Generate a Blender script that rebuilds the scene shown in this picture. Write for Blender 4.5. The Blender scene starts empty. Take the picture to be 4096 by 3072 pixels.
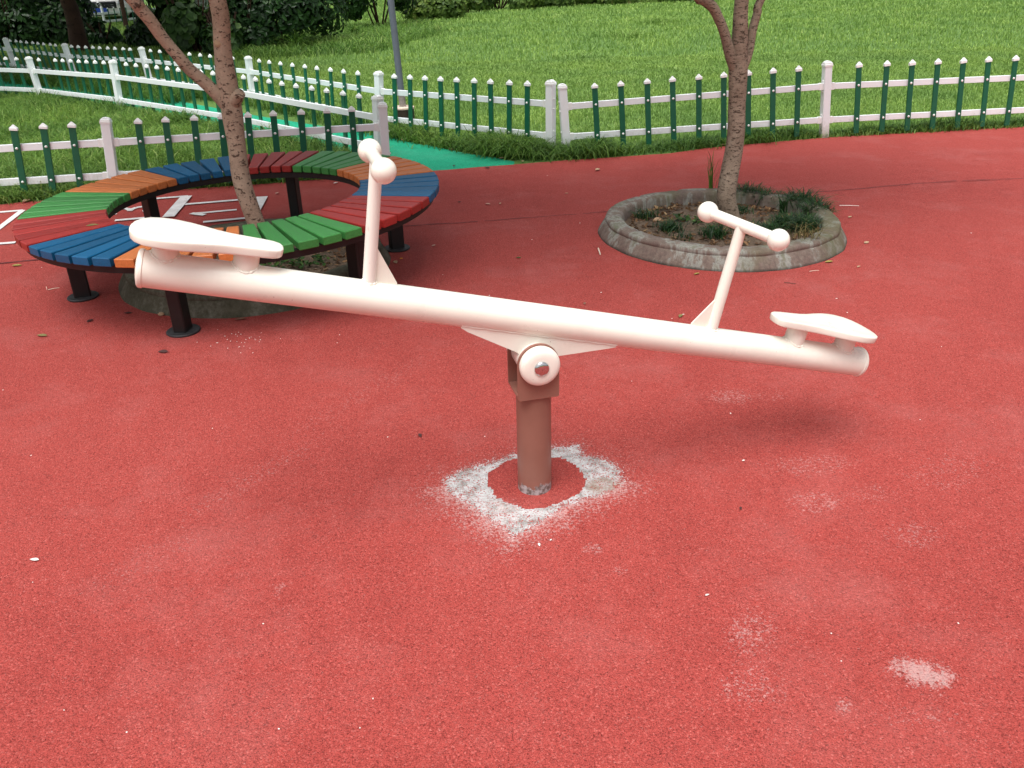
import bpy, math, random
import numpy as np
from mathutils import Vector, Matrix
R=math.radians
random.seed(7); rng=np.random.default_rng(7)
S=bpy.context.scene; COL=S.collection
# ------------------------------------------------------------------ camera, sky, light
CAMH=1.60; PITCH=R(26.6); ROLL=R(-1.5); FPX=3400.0
cd=bpy.data.cameras.new('camera'); cam=bpy.data.objects.new('camera',cd); COL.objects.link(cam)
cd.sensor_width=36.0; cd.lens=FPX/4096*36.0; cd.clip_start=0.05; cd.clip_end=2000
cam.matrix_world=Matrix.Translation((0,0,CAMH))@Matrix.Rotation(R(90)-PITCH,4,'X')@Matrix.Rotation(ROLL,4,'Z')
S.camera=cam
S.view_settings.view_transform='Standard'; S.view_settings.look='None'; S.view_settings.gamma=1
S.view_settings.exposure=1.08
SUN_EL=R(70); SUN_AZ=R(200)      # azimuth clockwise from +Y
W=bpy.data.worlds.new('World'); S.world=W; W.use_nodes=True
nt=W.node_tree; bg=nt.nodes['Background']
sky=nt.nodes.new('ShaderNodeTexSky'); sky.sky_type='NISHITA'; sky.sun_disc=False
sky.sun_elevation=SUN_EL; sky.sun_rotation=SUN_AZ; sky.air_density=1.0; sky.dust_density=5.0; sky.ozone_density=1.0
hs=nt.nodes.new('ShaderNodeHueSaturation'); hs.inputs['Saturation'].default_value=0.22
nt.links.new(sky.outputs[0],hs.inputs['Color']); nt.links.new(hs.outputs[0],bg.inputs['Color'])
bg.inputs['Strength'].default_value=0.080
sl=bpy.data.lights.new('sun','SUN'); sl.energy=1.5; sl.angle=R(48); sl.color=(1.0,0.985,0.955)
so=bpy.data.objects.new('sun',sl); COL.objects.link(so)
sd=Vector((math.sin(SUN_AZ)*math.cos(SUN_EL),math.cos(SUN_AZ)*math.cos(SUN_EL),math.sin(SUN_EL)))
so.rotation_euler=(-sd).to_track_quat('-Z','Y').to_euler()

# ------------------------------------------------------------------ measuring helpers (photo measurements -> world metres)
def ray(px,py):
    x=(px-2048)/FPX; y=-(py-1536)/FPX
    c,s=math.cos(ROLL),math.sin(ROLL); x,y=c*x-s*y,s*x+c*y
    return Vector((x,math.cos(PITCH)+y*math.sin(PITCH),y*math.cos(PITCH)-math.sin(PITCH)))
O=Vector((0,0,CAMH))
def G(px,py,z=0.0):
    v=ray(px,py); return O+v*((z-CAMH)/v.z)
def atY(px,py,Y):
    v=ray(px,py); return O+v*(Y/v.y)

# ------------------------------------------------------------------ materials
def srgb(r,g,b):
    f=lambda c:(c/255/12.92) if c/255<=0.04045 else ((c/255+0.055)/1.055)**2.4
    return (f(r),f(g),f(b),1.0)
def lin(r,g,b): return (r,g,b,1.0)
class M:
    def __init__(s,name,rough=0.6,metal=0.0,spec=0.5,coat=0.0):
        s.m=bpy.data.materials.new(name); s.m.use_nodes=True; s.nt=s.m.node_tree; s.b=s.nt.nodes['Principled BSDF']
        s.b.inputs['Roughness'].default_value=rough; s.b.inputs['Metallic'].default_value=metal
        s.b.inputs['Specular IOR Level'].default_value=spec
        if coat: s.b.inputs['Coat Weight'].default_value=coat; s.b.inputs['Coat Roughness'].default_value=0.15
        s._c={}
    def n(s,t,**k):
        x=s.nt.nodes.new(t)
        for a,b in k.items():
            if a in x.inputs.keys(): x.inputs[a].default_value=b
            else: setattr(x,a,b)
        return x
    def l(s,a,b): s.nt.links.new(a,b)
    def co(s,kind='Object',scale=(1,1,1)):
        k=(kind,scale)
        if k not in s._c:
            t=s.n('ShaderNodeNewGeometry').outputs['Position'] if kind=='World' else s.n('ShaderNodeTexCoord').outputs[kind]
            mp=s.n('ShaderNodeMapping'); mp.inputs['Scale'].default_value=scale; s.l(t,mp.inputs['Vector']); s._c[k]=mp.outputs[0]
        return s._c[k]
    def noise(s,scale,detail=4,rough=0.55,kind='Object',st=(1,1,1)):
        x=s.n('ShaderNodeTexNoise'); x.inputs['Scale'].default_value=scale; x.inputs['Detail'].default_value=detail; x.inputs['Roughness'].default_value=rough
        s.l(s.co(kind,st),x.inputs['Vector']); return x.outputs['Fac']
    def voro(s,scale,kind='Object',st=(1,1,1),feature='F1',out='Distance'):
        x=s.n('ShaderNodeTexVoronoi'); x.feature=feature; x.inputs['Scale'].default_value=scale
        s.l(s.co(kind,st),x.inputs['Vector']); return x.outputs[out]
    def ramp(s,fac,stops,interp='LINEAR'):
        x=s.n('ShaderNodeValToRGB'); cr=x.color_ramp; cr.interpolation=interp
        while len(cr.elements)<len(stops): cr.elements.new(0.5)
        for e,(p,c) in zip(cr.elements,stops):
            e.position=p; e.color=c if hasattr(c,'__len__') else (c,c,c,1)
        s.l(fac,x.inputs['Fac']); return x.outputs['Color']
    def mix(s,fac,a,b,mode='MIX'):
        x=s.n('ShaderNodeMix',data_type='RGBA',blend_type=mode)
        for v,i in((fac,0),(a,6),(b,7)):
            if hasattr(v,'is_linked') : s.l(v,x.inputs[i])
            elif hasattr(v,'default_value'): s.l(v,x.inputs[i])
            else: x.inputs[i].default_value=v
        return x.outputs[2]
    def math(s,op,a,b=0.0,clamp=False):
        x=s.n('ShaderNodeMath',operation=op,use_clamp=clamp)
        for v,i in((a,0),(b,1)):
            if hasattr(v,'default_value'): s.l(v,x.inputs[i])
            else: x.inputs[i].default_value=v
        return x.outputs[0]
    def attr(s,name,out='Fac'):
        x=s.n('ShaderNodeAttribute',attribute_name=name); return x.outputs[out]
    def base(s,c):
        if hasattr(c,'default_value'): s.l(c,s.b.inputs['Base Color'])
        else: s.b.inputs['Base Color'].default_value=c
        return s
    def rough(s,f): s.l(f,s.b.inputs['Roughness']); return s
    def bump(s,h,strength=0.3,dist=0.01):
        x=s.n('ShaderNodeBump'); x.inputs['Strength'].default_value=strength; x.inputs['Distance'].default_value=dist
        s.l(h,x.inputs['Height'])
        s.l(x.outputs[0],s.b.inputs['Normal']); return s
mats={}
def simple(name,col,rough=0.5,metal=0.0,var=0.12,nscale=20,bump=0.0,bscale=80,coat=0.0):
    m=M(name,rough,metal,coat=coat); n=m.noise(nscale,5)
    d=tuple(c*(1-var) for c in col[:3])+(1,); u=tuple(min(1,c*(1+var)) for c in col[:3])+(1,)
    m.base(m.ramp(n,[(0.3,d),(0.7,u)]))
    if bump: m.bump(m.noise(bscale,3),bump,0.004)
    return m.m

# red rubber: granulated, dusty patches; attribute 'wear' bares pale concrete, 'dust' whitens
def rubber(name,c0,c1,c2,wear=False):
    m=M(name,0.86,spec=0.25)
    v=m.n('ShaderNodeTexVoronoi'); v.inputs['Scale'].default_value=230; m.l(m.co('World',(1,1,1)),v.inputs['Vector'])
    v2=m.n('ShaderNodeTexNoise'); v2.inputs['Scale'].default_value=330; v2.inputs['Detail'].default_value=2; m.l(m.co('World',(1,1,1)),v2.inputs['Vector'])
    big=m.noise(0.9,5,0.6,'World'); mid=m.noise(7,5,0.65,'World'); clump=m.noise(120,3,0.65,'World')
    gran=m.ramp(v.outputs['Color'],[(0.0,c0),(0.22,c1),(0.7,c1),(1.0,c2)])
    pit=m.ramp(m.mix(0.5,clump,m.noise(260,3,0.7,'World')),[(0.38,1.0),(0.47,0.0)])
    col=m.mix(m.math('MULTIPLY',pit,0.8),gran,c0)
    fine=m.ramp(v2.outputs['Fac'],[(0.30,(0.48,0.46,0.46,1)),(0.47,(1,1,1,1)),(0.78,(1.28,1.36,1.36,1))])
    col=m.mix(1.0,col,fine,'MULTIPLY')
    patch=m.ramp(m.mix(0.45,big,mid),[(0.33,(0.88,0.84,0.84,1)),(0.5,(1,1,1,1)),(0.68,(1.05,1.10,1.10,1))])
    col=m.mix(1.0,col,patch,'MULTIPLY')
    # dusty traffic-paled areas
    pale=m.math('MULTIPLY',m.ramp(m.noise(1.7,6,0.7,'World'),[(0.50,0.0),(0.75,1.0)]),0.16)
    col=m.mix(pale,col,tuple(min(1,c*0.75+0.16) for c in c2[:3])+(1,))
    if wear:
        w=m.attr('wear'); d=m.attr('dust')
        nz=m.mix(0.4,m.noise(170,3,0.7,'World'),m.noise(55,6,0.85,'World'))
        msk=m.ramp(m.math('ADD',w,m.math('MULTIPLY',m.math('SUBTRACT',nz,0.5),3.2)),[(0.46,0.0),(0.54,1.0)])
        conc=m.ramp(m.noise(26,6,0.7,'World'),[(0.30,srgb(96,92,86)),(0.42,srgb(150,149,146)),(0.56,srgb(188,188,188)),(0.8,srgb(204,205,205))])
        br=m.attr('brown'); conc=m.mix(m.math('MULTIPLY',br,m.ramp(m.noise(18,4,0.6,'World'),[(0.35,0.3),(0.6,1.0)])),conc,srgb(136,116,98))
        col=m.mix(msk,col,conc)
        dm=m.math('MULTIPLY',m.ramp(m.math('ADD',d,m.math('MULTIPLY',m.math('SUBTRACT',m.noise(130,2,0.7,'World'),0.5),2.6)),[(0.42,0.0),(1.0,1.0)]),0.50)
        col=m.mix(dm,col,srgb(200,176,172))
    m.base(col)
    h=m.math('ADD',m.math('MULTIPLY',m.math('SUBTRACT',1.0,v.outputs['Distance']),0.5),clump)
    m.bump(h,0.75,0.005)
    return m.m
mats['red']=rubber('red_rubber',lin(0.15,0.018,0.014),lin(0.345,0.052,0.043),lin(0.48,0.118,0.100),True)
mats['green_rubber']=rubber('green_rubber',lin(0.004,0.20,0.12),lin(0.012,0.33,0.18),lin(0.04,0.40,0.24))

def grass_mat(name,dark,midc,light,yellow,rough=0.5):
    m=M(name,rough,spec=0.3); t=m.attr('tint'); col=m.ramp(t,[(0.0,dark),(0.4,midc),(0.8,light),(1.0,yellow)])
    big=m.ramp(m.noise(0.8,4,0.6,'World'),[(0.35,(0.75,0.82,0.8,1)),(0.65,(1.15,1.1,0.95,1))]); col=m.mix(1.0,col,big,'MULTIPLY')
    m.base(col)
    tr=m.n('ShaderNodeBsdfTranslucent'); m.l(col,tr.inputs['Color']); ms=m.n('ShaderNodeMixShader'); ms.inputs[0].default_value=0.35
    out=m.nt.nodes['Material Output']; m.l(m.b.outputs[0],ms.inputs[1]); m.l(tr.outputs[0],ms.inputs[2]); m.l(ms.outputs[0],out.inputs['Surface'])
    return m.m
mats['lawn']=grass_mat('lawn_blades',lin(0.14,0.25,0.055),lin(0.23,0.375,0.085),lin(0.30,0.45,0.12),lin(0.44,0.53,0.21))
mats['long']=grass_mat('long_grass_blades',lin(0.035,0.090,0.015),lin(0.10,0.21,0.035),lin(0.19,0.33,0.065),lin(0.36,0.42,0.15))
mats['lily']=grass_mat('lily_turf_blades',lin(0.008,0.028,0.010),lin(0.022,0.065,0.020),lin(0.045,0.11,0.03),lin(0.20,0.20,0.07),0.35)
mats['dryblade']=grass_mat('dry_grass_blades',srgb(70,66,40),srgb(100,92,58),srgb(130,118,80),srgb(104,106,60),0.6)
mats['bushleaf']=grass_mat('glossy_bush_leaves',lin(0.010,0.030,0.010),lin(0.022,0.060,0.018),lin(0.045,0.115,0.030),lin(0.09,0.17,0.04),0.32)
mats['treeleaf']=grass_mat('tree_leaves',lin(0.015,0.040,0.012),lin(0.035,0.085,0.020),lin(0.07,0.15,0.035),lin(0.14,0.22,0.06),0.45)
mats['hedgeleaf']=grass_mat('hedge_leaves',lin(0.035,0.075,0.015),lin(0.09,0.16,0.03),lin(0.16,0.25,0.05),lin(0.28,0.28,0.10),0.5)
mg=M('lawn_soil',0.95); mg.base(mg.ramp(mg.noise(6,6,0.7,'World'),[(0.3,lin(0.06,0.12,0.022)),(0.6,lin(0.10,0.20,0.035)),(0.78,lin(0.13,0.16,0.06))])); mg.bump(mg.noise(60,4,0.6,'World'),0.6,0.02); mats['terrain']=mg.m
ms_=M('planter_soil',0.95); ms_.base(ms_.ramp(ms_.mix(0.5,ms_.noise(14,6,0.7,'World'),ms_.noise(90,4,0.7,'World')),[(0.32,srgb(60,48,38)),(0.5,srgb(100,82,66)),(0.66,srgb(140,120,100))])); ms_.bump(ms_.noise(55,6,0.7,'World'),0.9,0.02); mats['soil']=ms_.m
# cream painted steel
mc=M('cream_powder_coat',0.28,spec=0.5,coat=0.25); cc=mc.ramp(mc.noise(7,5),[(0.3,lin(0.82,0.785,0.69)),(0.7,lin(0.86,0.825,0.735))])
chp=mc.ramp(mc.noise(85,3,0.6,'World'),[(0.735,0.0),(0.75,0.9)]); grm=mc.math('MULTIPLY',mc.ramp(mc.noise(5,7,0.75,'World'),[(0.5,0.0),(0.75,1.0)]),0.20)
mc.base(mc.mix(chp,mc.mix(grm,cc,srgb(190,170,148)),srgb(120,92,76))); pass
mc.rough(mc.ramp(mc.noise(14,5),[(0.3,0.26),(0.7,0.38)])); mats['cream']=mc.m
mcs=M('cream_worn_paint',0.4,spec=0.5)
scr=mcs.ramp(mcs.noise(38,6,0.75,'Object',(1,1,0.6)),[(0.63,0.0),(0.70,1.0)])
mcs.base(mcs.mix(mcs.math('MULTIPLY',scr,0.45),lin(0.84,0.79,0.72),srgb(150,132,118))); mats['cream_worn']=mcs.m
mb_=M('brown_powder_coat',0.38,spec=0.4)
low=mb_.n('ShaderNodeSeparateXYZ'); mb_.l(mb_.n('ShaderNodeNewGeometry').outputs['Position'],low.inputs[0])
chip=mb_.math('MULTIPLY',mb_.ramp(low.outputs['Z'],[(0.02,1.0),(0.11,0.0)]),1.0)
chipm=mb_.ramp(mb_.math('ADD',mb_.math('MULTIPLY',chip,0.5),mb_.math('MULTIPLY',mb_.noise(24,5,0.7),0.55)),[(0.66,0.0),(0.69,1.0)])
bc=mb_.ramp(mb_.noise(9,5),[(0.3,lin(0.25,0.112,0.082)),(0.7,lin(0.285,0.130,0.097))])
mb_.base(mb_.mix(chipm,bc,mb_.ramp(mb_.noise(70,3),[(0.4,srgb(105,95,90)),(0.6,srgb(175,170,170))]))); mb_.bump(chipm,0.25,0.002); mats['brown']=mb_.m
mats['chrome']=simple('polished_steel',lin(0.62,0.62,0.62),0.06,1.0,0.02)
mats['white_pvc']=simple('white_pvc',lin(0.76,0.83,0.88),0.38,0,0.05,6)
mats['old_white_pvc']=mats['white_pvc']
pv=M('white_pvc_weathered',0.4); zp=pv.n('ShaderNodeSeparateXYZ'); pv.l(pv.n('ShaderNodeNewGeometry').outputs['Position'],zp.inputs[0]); dz=pv.ramp(pv.math('ADD',pv.math('MULTIPLY',zp.outputs['Z'],2.2),pv.math('MULTIPLY',pv.noise(22,6,0.75,'World'),0.55)),[(0.30,0.75),(0.62,0.0)]); stn=pv.ramp(pv.noise(30,6,0.8,'World',(1,1,.25)),[(0.60,0.0),(0.74,0.30)])
pv.base(pv.mix(stn,pv.mix(dz,pv.ramp(pv.noise(6,4,0.6,'World'),[(0.3,lin(0.83,0.88,0.90)),(0.7,lin(0.87,0.91,0.93))]),srgb(150,150,120)),srgb(150,150,140))); mats['white_pvc']=pv.m
mats['cap_pvc']=simple('white_cap_plastic',lin(0.86,0.88,0.87),0.4,0,0.05,30)
mats['green_pvc']=simple('green_pvc',lin(0.006,0.115,0.060),0.33,0,0.15,9)
mats['black']=simple('black_painted_steel',lin(0.004,0.004,0.004),0.5,0,0.3,30,0.1,60)
mats['flange']=simple('grey_black_flange',lin(0.022,0.022,0.024),0.6,0,0.5,40,0.3,60)
def wood(name,c,wornc):
    m=M(name,0.5,spec=0.35)
    g=m.noise(11,6,0.65,'Object',(1,9,9)); sc=m.ramp(m.noise(16,7,0.8,'Object',(1,3,3)),[(0.57,0.0),(0.68,1.0)])
    oi=m.n('ShaderNodeObjectInfo')
    col=m.ramp(g,[(0.25,tuple(x*0.70 for x in c[:3])+(1,)),(0.5,c),(0.8,tuple(min(1,x*1.22) for x in c[:3])+(1,))])
    rv=m.ramp(oi.outputs['Random'],[(0.0,(0.82,0.82,0.82,1)),(1.0,(1.12,1.12,1.12,1))]); col=m.mix(1.0,col,rv,'MULTIPLY')
    kn=m.ramp(m.noise(4.5,2,0.5,'Object',(1.5,4,4)),[(0.72,0.0),(0.80,1.0)])
    col=m.mix(m.math('MULTIPLY',kn,0.5),col,tuple(x*0.35 for x in c[:3])+(1,))
    col=m.mix(m.math('MULTIPLY',sc,0.35),col,wornc)
    m.base(col); m.bump(g,0.22,0.003); m.rough(m.ramp(g,[(0.2,0.36),(0.8,0.6)])); return m.m
mats['w_green']=wood('green_painted_wood',lin(0.045,0.225,0.050),lin(0.14,0.34,0.13))
mats['w_blue']=wood('blue_painted_wood',lin(0.003,0.088,0.20),lin(0.08,0.20,0.32))
mats['w_red']=wood('red_painted_wood',lin(0.33,0.026,0.022),lin(0.45,0.13,0.10))
mats['w_orange']=wood('orange_painted_wood',lin(0.50,0.150,0.042),lin(0.56,0.28,0.14))
# planter: weathered cast concrete with faded red-brown paint and grey streaks
mp_=M('weathered_planter_concrete',0.88,spec=0.25)
st=mp_.noise(3.2,5,0.7,'Object',(2.2,2.2,0.35)); fi=mp_.noise(48,5,0.7)
pc=mp_.ramp(st,[(0.36,srgb(122,104,96)),(0.49,srgb(132,118,108)),(0.55,srgb(158,158,150)),(0.60,srgb(134,130,116)),(0.70,srgb(118,124,100))])
pc=mp_.mix(1.0,pc,mp_.ramp(fi,[(0.3,(0.72,0.72,0.72,1)),(0.55,(1,1,1,1)),(0.8,(1.2,1.2,1.18,1))]),'MULTIPLY')
moss=mp_.ramp(mp_.noise(2.2,5,0.65),[(0.50,0.0),(0.68,0.75)]); pc=mp_.mix(moss,pc,srgb(104,102,74))
zz_=mp_.n('ShaderNodeSeparateXYZ'); mp_.l(mp_.n('ShaderNodeNewGeometry').outputs['Position'],zz_.inputs[0]); base_dark=mp_.ramp(mp_.math('ADD',mp_.math('MULTIPLY',zz_.outputs['Z'],9.0),mp_.math('MULTIPLY',mp_.noise(9,5,0.7),.35)),[(0.28,0.85),(0.44,0.0)]); pc=mp_.mix(base_dark,pc,srgb(52,50,44)); pc=mp_.mix(1.0,pc,(0.80,0.80,0.80,1),'MULTIPLY'); mp_.base(pc); mp_.bump(fi,0.5,0.008); mats['planter']=mp_.m  # kerb colour darkens towards its base
md_=M('shade_darkened_concrete',0.9,spec=0.2); md_.base(md_.ramp(md_.mix(0.4,md_.noise(3.2,5,0.7,'Object',(2.2,2.2,0.4)),md_.noise(40,5,0.7)),[(0.34,srgb(62,60,48)),(0.5,srgb(86,84,70)),(0.62,srgb(112,110,98))])); md_.bump(md_.noise(48,5,0.7),0.5,0.008); mats['planter_shaded']=md_.m  # planter under the bench: its shade is put into this darker colour
# bark
def bark(name,c0,c1,spot,sx,thr,scale=26):
    m=M(name,0.85,spec=0.3); n=m.noise(5,6,0.65)
    c=m.ramp(n,[(0.3,c0),(0.7,c1)])
    fin=m.noise(90,4,0.7); c=m.mix(1.0,c,m.ramp(fin,[(0.3,(0.8,0.8,0.8,1)),(0.7,(1.15,1.15,1.15,1))]),'MULTIPLY')
    sp=m.ramp(m.mix(0.35,m.noise(scale,3,0.6,'Object',(1,1,sx)),m.noise(scale*3,2,0.5,'Object',(1,1,sx))),[(thr,0.0),(thr+0.05,1.0)])
    m.base(m.mix(m.math('MULTIPLY',sp,0.85),c,spot)); m.bump(m.mix(0.5,fin,sp),0.6,0.006); return m.m
mats['bark1']=bark('pinkish_spotted_bark',srgb(142,120,102),srgb(180,158,138),srgb(60,40,32),1.7,0.548)
mats['bark2']=bark('cracked_brown_bark',srgb(120,102,86),srgb(166,150,132),srgb(52,38,30),3.4,0.535,30)
mats['bark_dark']=bark('dark_bark',srgb(58,42,34),srgb(86,62,50),srgb(28,20,16),1.5,0.58,12)
mats['cutwood']=simple('cut_branch_wood',srgb(158,132,104),0.8,0,0.2,60)
mats['pole']=simple('grey_blue_painted_pole',lin(0.13,0.15,0.185),0.5,0,0.12,12)
mats['pole_base']=simple('bare_grey_pipe',lin(0.26,0.23,0.21),0.75,0,0.3,30)
mats['blue_tape']=simple('faded_blue_band',lin(0.08,0.17,0.30),0.6,0,0.3,40)
mats['stump_top']=simple('pale_concrete_plug',srgb(205,185,168),0.85,0,0.15,25)
mats['stump_side']=simple('dark_brown_plastic_sleeve',lin(0.035,0.022,0.018),0.5,0,0.4,14)
mats['paint']=None
m=M('worn_white_line_paint',0.75,spec=0.3)
hol=m.ramp(m.noise(65,5,0.75,'World'),[(0.30,1.0),(0.38,0.0)]); m.base(m.mix(hol,m.ramp(m.noise(12,4,0.6,'World'),[(0.3,lin(0.60,0.57,0.56)),(0.7,lin(0.78,0.76,0.75))]),lin(0.36,0.06,0.055))); mats['paint']=m.m
mats['crack']=simple('dark_seam',lin(0.10,0.020,0.022),0.95,0,0.3,50)

# ------------------------------------------------------------------ mesh helpers
ORG={}
def tag(o,label=None,cat=None,group=None,kind=None):
    if label: o['label']=label
    if cat: o['category']=cat
    if group: o['group']=group
    if kind: o['kind']=kind
    return o
def empty(name,loc,label,cat,group=None):
    o=bpy.data.objects.new(name,None); o.empty_display_size=0.1; COL.objects.link(o); o.location=loc; ORG[o.name]=Vector(loc)
    return tag(o,label,cat,group)
def build(name,vf,mat,parent=None,smooth=True,org=None,auto=None):
    """verts in world space; object origin = parent's origin (or org)."""
    v,f=vf[0],vf[1]
    o0=ORG[parent.name] if parent is not None else Vector(org if org is not None else (0,0,0))
    me=bpy.data.meshes.new(name); me.from_pydata([tuple(Vector(p)-o0) for p in v],[],f); me.update()
    if smooth:
        me.polygons.foreach_set('use_smooth',[True]*len(me.polygons))
        me.set_sharp_from_angle(angle=R(auto or 38))
    if isinstance(mat,str): mat=mats[mat]
    me.materials.append(mat)
    if len(vf)>2 and vf[2] is not None:
        for m2 in vf[2][0]: me.materials.append(mats[m2])
        me.polygons.foreach_set('material_index',vf[2][1])
    o=bpy.data.objects.new(name,me); COL.objects.link(o); ORG[o.name]=o0
    if parent is not None: o.parent=parent
    else: o.location=o0
    return o
def join(*vfs):
    V=[];F=[]
    for v,f in vfs:
        k=len(V); V+=list(v); F+=[tuple(i+k for i in q) for q in f]
    return V,F
def frame(d):
    d=Vector(d).normalized(); a=Vector((0,0,1)) if abs(d.z)<0.95 else Vector((0,1,0))
    x=a.cross(d).normalized(); return x,d.cross(x).normalized(),d
def tube(pts,rad,n=20,cap=True,noise=0.0,seed=0):
    pts=[Vector(p) for p in pts]; rad=rad if hasattr(rad,'__len__') else [rad]*len(pts)
    V=[];F=[]; rg=random.Random(seed)
    x,y,d=frame(pts[1]-pts[0]); ph=rg.random()*6
    for i,p in enumerate(pts):
        if i==0: t=pts[1]-pts[0]
        elif i==len(pts)-1: t=pts[-1]-pts[-2]
        else: t=(pts[i+1]-pts[i-1])
        t.normalize(); x=(x-t*x.dot(t)).normalized(); y=t.cross(x)
        for k in range(n):
            a=2*math.pi*k/n; r=rad[i]*(1+noise*(math.sin(3*a+ph+i*0.7)*0.5+math.sin(5*a-ph+i*1.3)*0.3+rg.uniform(-.3,.3)))
            V.append(p+x*(math.cos(a)*r)+y*(math.sin(a)*r))
    for i in range(len(pts)-1):
        for k in range(n):
            a=i*n+k; b=i*n+(k+1)%n; F.append((a,b,b+n,a+n))
    if cap: F.append(tuple(range(n-1,-1,-1))); F.append(tuple((len(pts)-1)*n+k for k in range(n)))
    return V,F
def lathe(origin,axis,prof,n=32,cap=(True,True)):
    """prof: list of (r, h) along axis."""
    o=Vector(origin); x,y,d=frame(axis); V=[];F=[]
    for r,h in prof:
        for k in range(n):
            a=2*math.pi*k/n; V.append(o+d*h+x*(math.cos(a)*r)+y*(math.sin(a)*r))
    for i in range(len(prof)-1):
        for k in range(n):
            a=i*n+k; b=i*n+(k+1)%n; F.append((a,b,b+n,a+n))
    if cap[0]: F.append(tuple(range(n-1,-1,-1)))
    if cap[1]: F.append(tuple((len(prof)-1)*n+k for k in range(n)))
    return V,F
def sphere(c,r,n=24,m=14,cut=None):
    prof=[(max(1e-5,r*math.sin(math.pi*i/m)),-r*math.cos(math.pi*i/m)) for i in range(m+1)]
    return lathe(c,(0,0,1),prof,n,(False,False))
def box(o,ax,ay,az,hx,hy,hz,bev=0.0):
    """oriented box centred o, half sizes; bevelled."""
    o=Vector(o); ax,ay,az=Vector(ax),Vector(ay),Vector(az); V=[];F=[]
    if bev<=0:
        for sz in(-1,1):
            for sx,sy in((-1,-1),(1,-1),(1,1),(-1,1)): V.append(o+ax*hx*sx+ay*hy*sy+az*hz*sz)
        return V,[(3,2,1,0),(4,5,6,7),(0,1,5,4),(1,2,6,5),(2,3,7,6),(3,0,4,7)]
    b=min(bev,hx*.49,hy*.49,hz*.49)
    ring=lambda x,y:[(-x+b,-y),(x-b,-y),(x,-y+b),(x,y-b),(x-b,y),(-x+b,y),(-x,y-b),(-x,-y+b)]
    lay=[(hx-b,hy-b,-hz),(hx,hy,-hz+b),(hx,hy,hz-b),(hx-b,hy-b,hz)]
    for x,y,z in lay:
        for a,c in ring(x,y): V.append(o+ax*a+ay*c+az*z)
    for i in range(3):
        for k in range(8): a=i*8+k;c=i*8+(k+1)%8; F.append((a,c,c+8,a+8))
    F.append(tuple(range(7,-1,-1))); F.append(tuple(24+k for k in range(8))); return V,F
def prism(outline,z0v,layers):
    """outline: list of world Vectors; layers: list of (offset vector, scale about centroid)."""
    c=sum(outline,Vector())/len(outline); n=len(outline);V=[];F=[]
    for off,s in layers:
        for p in outline: V.append(c+(p-c)*s+Vector(off))
    for i in range(len(layers)-1):
        for k in range(n): a=i*n+k;b=i*n+(k+1)%n; F.append((a,b,b+n,a+n))
    F.append(tuple(range(n-1,-1,-1))); F.append(tuple((len(layers)-1)*n+k for k in range(n))); return V,F
def sheet(pts,z): return [(p[0],p[1],z) for p in pts],[tuple(range(len(pts)))]
def np_mesh(name,verts,quads,tris,mat,tint=None,parent=None,org=None):
    verts=np.asarray(verts,dtype=np.float32)
    if parent is not None: verts=verts-np.array(ORG[parent.name],dtype=np.float32)
    elif org is not None: verts=verts-np.array(org,dtype=np.float32)
    me=bpy.data.meshes.new(name); nq=0 if quads is None else len(quads); ntr=0 if tris is None else len(tris)
    me.vertices.add(len(verts)); me.vertices.foreach_set('co',verts.ravel())
    li=[]; 
    if nq: li.append(np.asarray(quads,dtype=np.int32).ravel())
    if ntr: li.append(np.asarray(tris,dtype=np.int32).ravel())
    li=np.concatenate(li); me.loops.add(len(li)); me.loops.foreach_set('vertex_index',li)
    st=np.concatenate([np.arange(nq)*4,nq*4+np.arange(ntr)*3]).astype(np.int32)
    me.polygons.add(nq+ntr); me.polygons.foreach_set('loop_start',st)
    me.update(calc_edges=True)
    if tint is not None:
        a=me.attributes.new('tint','FLOAT','POINT'); a.data.foreach_set('value',np.asarray(tint,dtype=np.float32))
    me.materials.append(mats[mat]); me.validate()
    o=bpy.data.objects.new(name,me); COL.objects.link(o)
    if parent is not None: o.parent=parent; ORG[o.name]=ORG[parent.name]
    elif org is not None: o.location=org; ORG[o.name]=Vector(org)
    return o
def blades(P,h,w,lean,tint,curl=1.0):
    """P (n,3) roots; arrays h,w,lean; bent blade of 3 segments. returns verts,quads,tris,tint"""
    n=len(P); a=rng.uniform(0,2*np.pi,n); dx,dy=np.cos(a),np.sin(a); fa=a+np.pi/2+rng.normal(0,.5,n)
    sx,sy=np.cos(fa)*w/2,np.sin(fa)*w/2
    V=np.zeros((n,7,3),np.float32)
    for i,(t,ww) in enumerate(((0,1.0),(0.4,0.9),(0.75,0.6))):
        off=lean*h*(t**2); z=h*(t-0.45*lean*curl*t*t)
        for s,j in((-1,0),(1,1)):
            V[:,i*2+j,0]=P[:,0]+dx*off+s*sx*ww; V[:,i*2+j,1]=P[:,1]+dy*off+s*sy*ww; V[:,i*2+j,2]=P[:,2]+z
    V[:,6,0]=P[:,0]+dx*lean*h*1.05; V[:,6,1]=P[:,1]+dy*lean*h*1.05; V[:,6,2]=P[:,2]+h*(1-0.62*lean*curl)
    b=np.arange(n)[:,None]*7
    q=np.concatenate([b+np.array([[0,1,3,2]]),b+np.array([[2,3,5,4]])]); t=b+np.array([[4,5,6]])
    return V.reshape(-1,3),q,t,np.repeat(tint,7)
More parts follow.
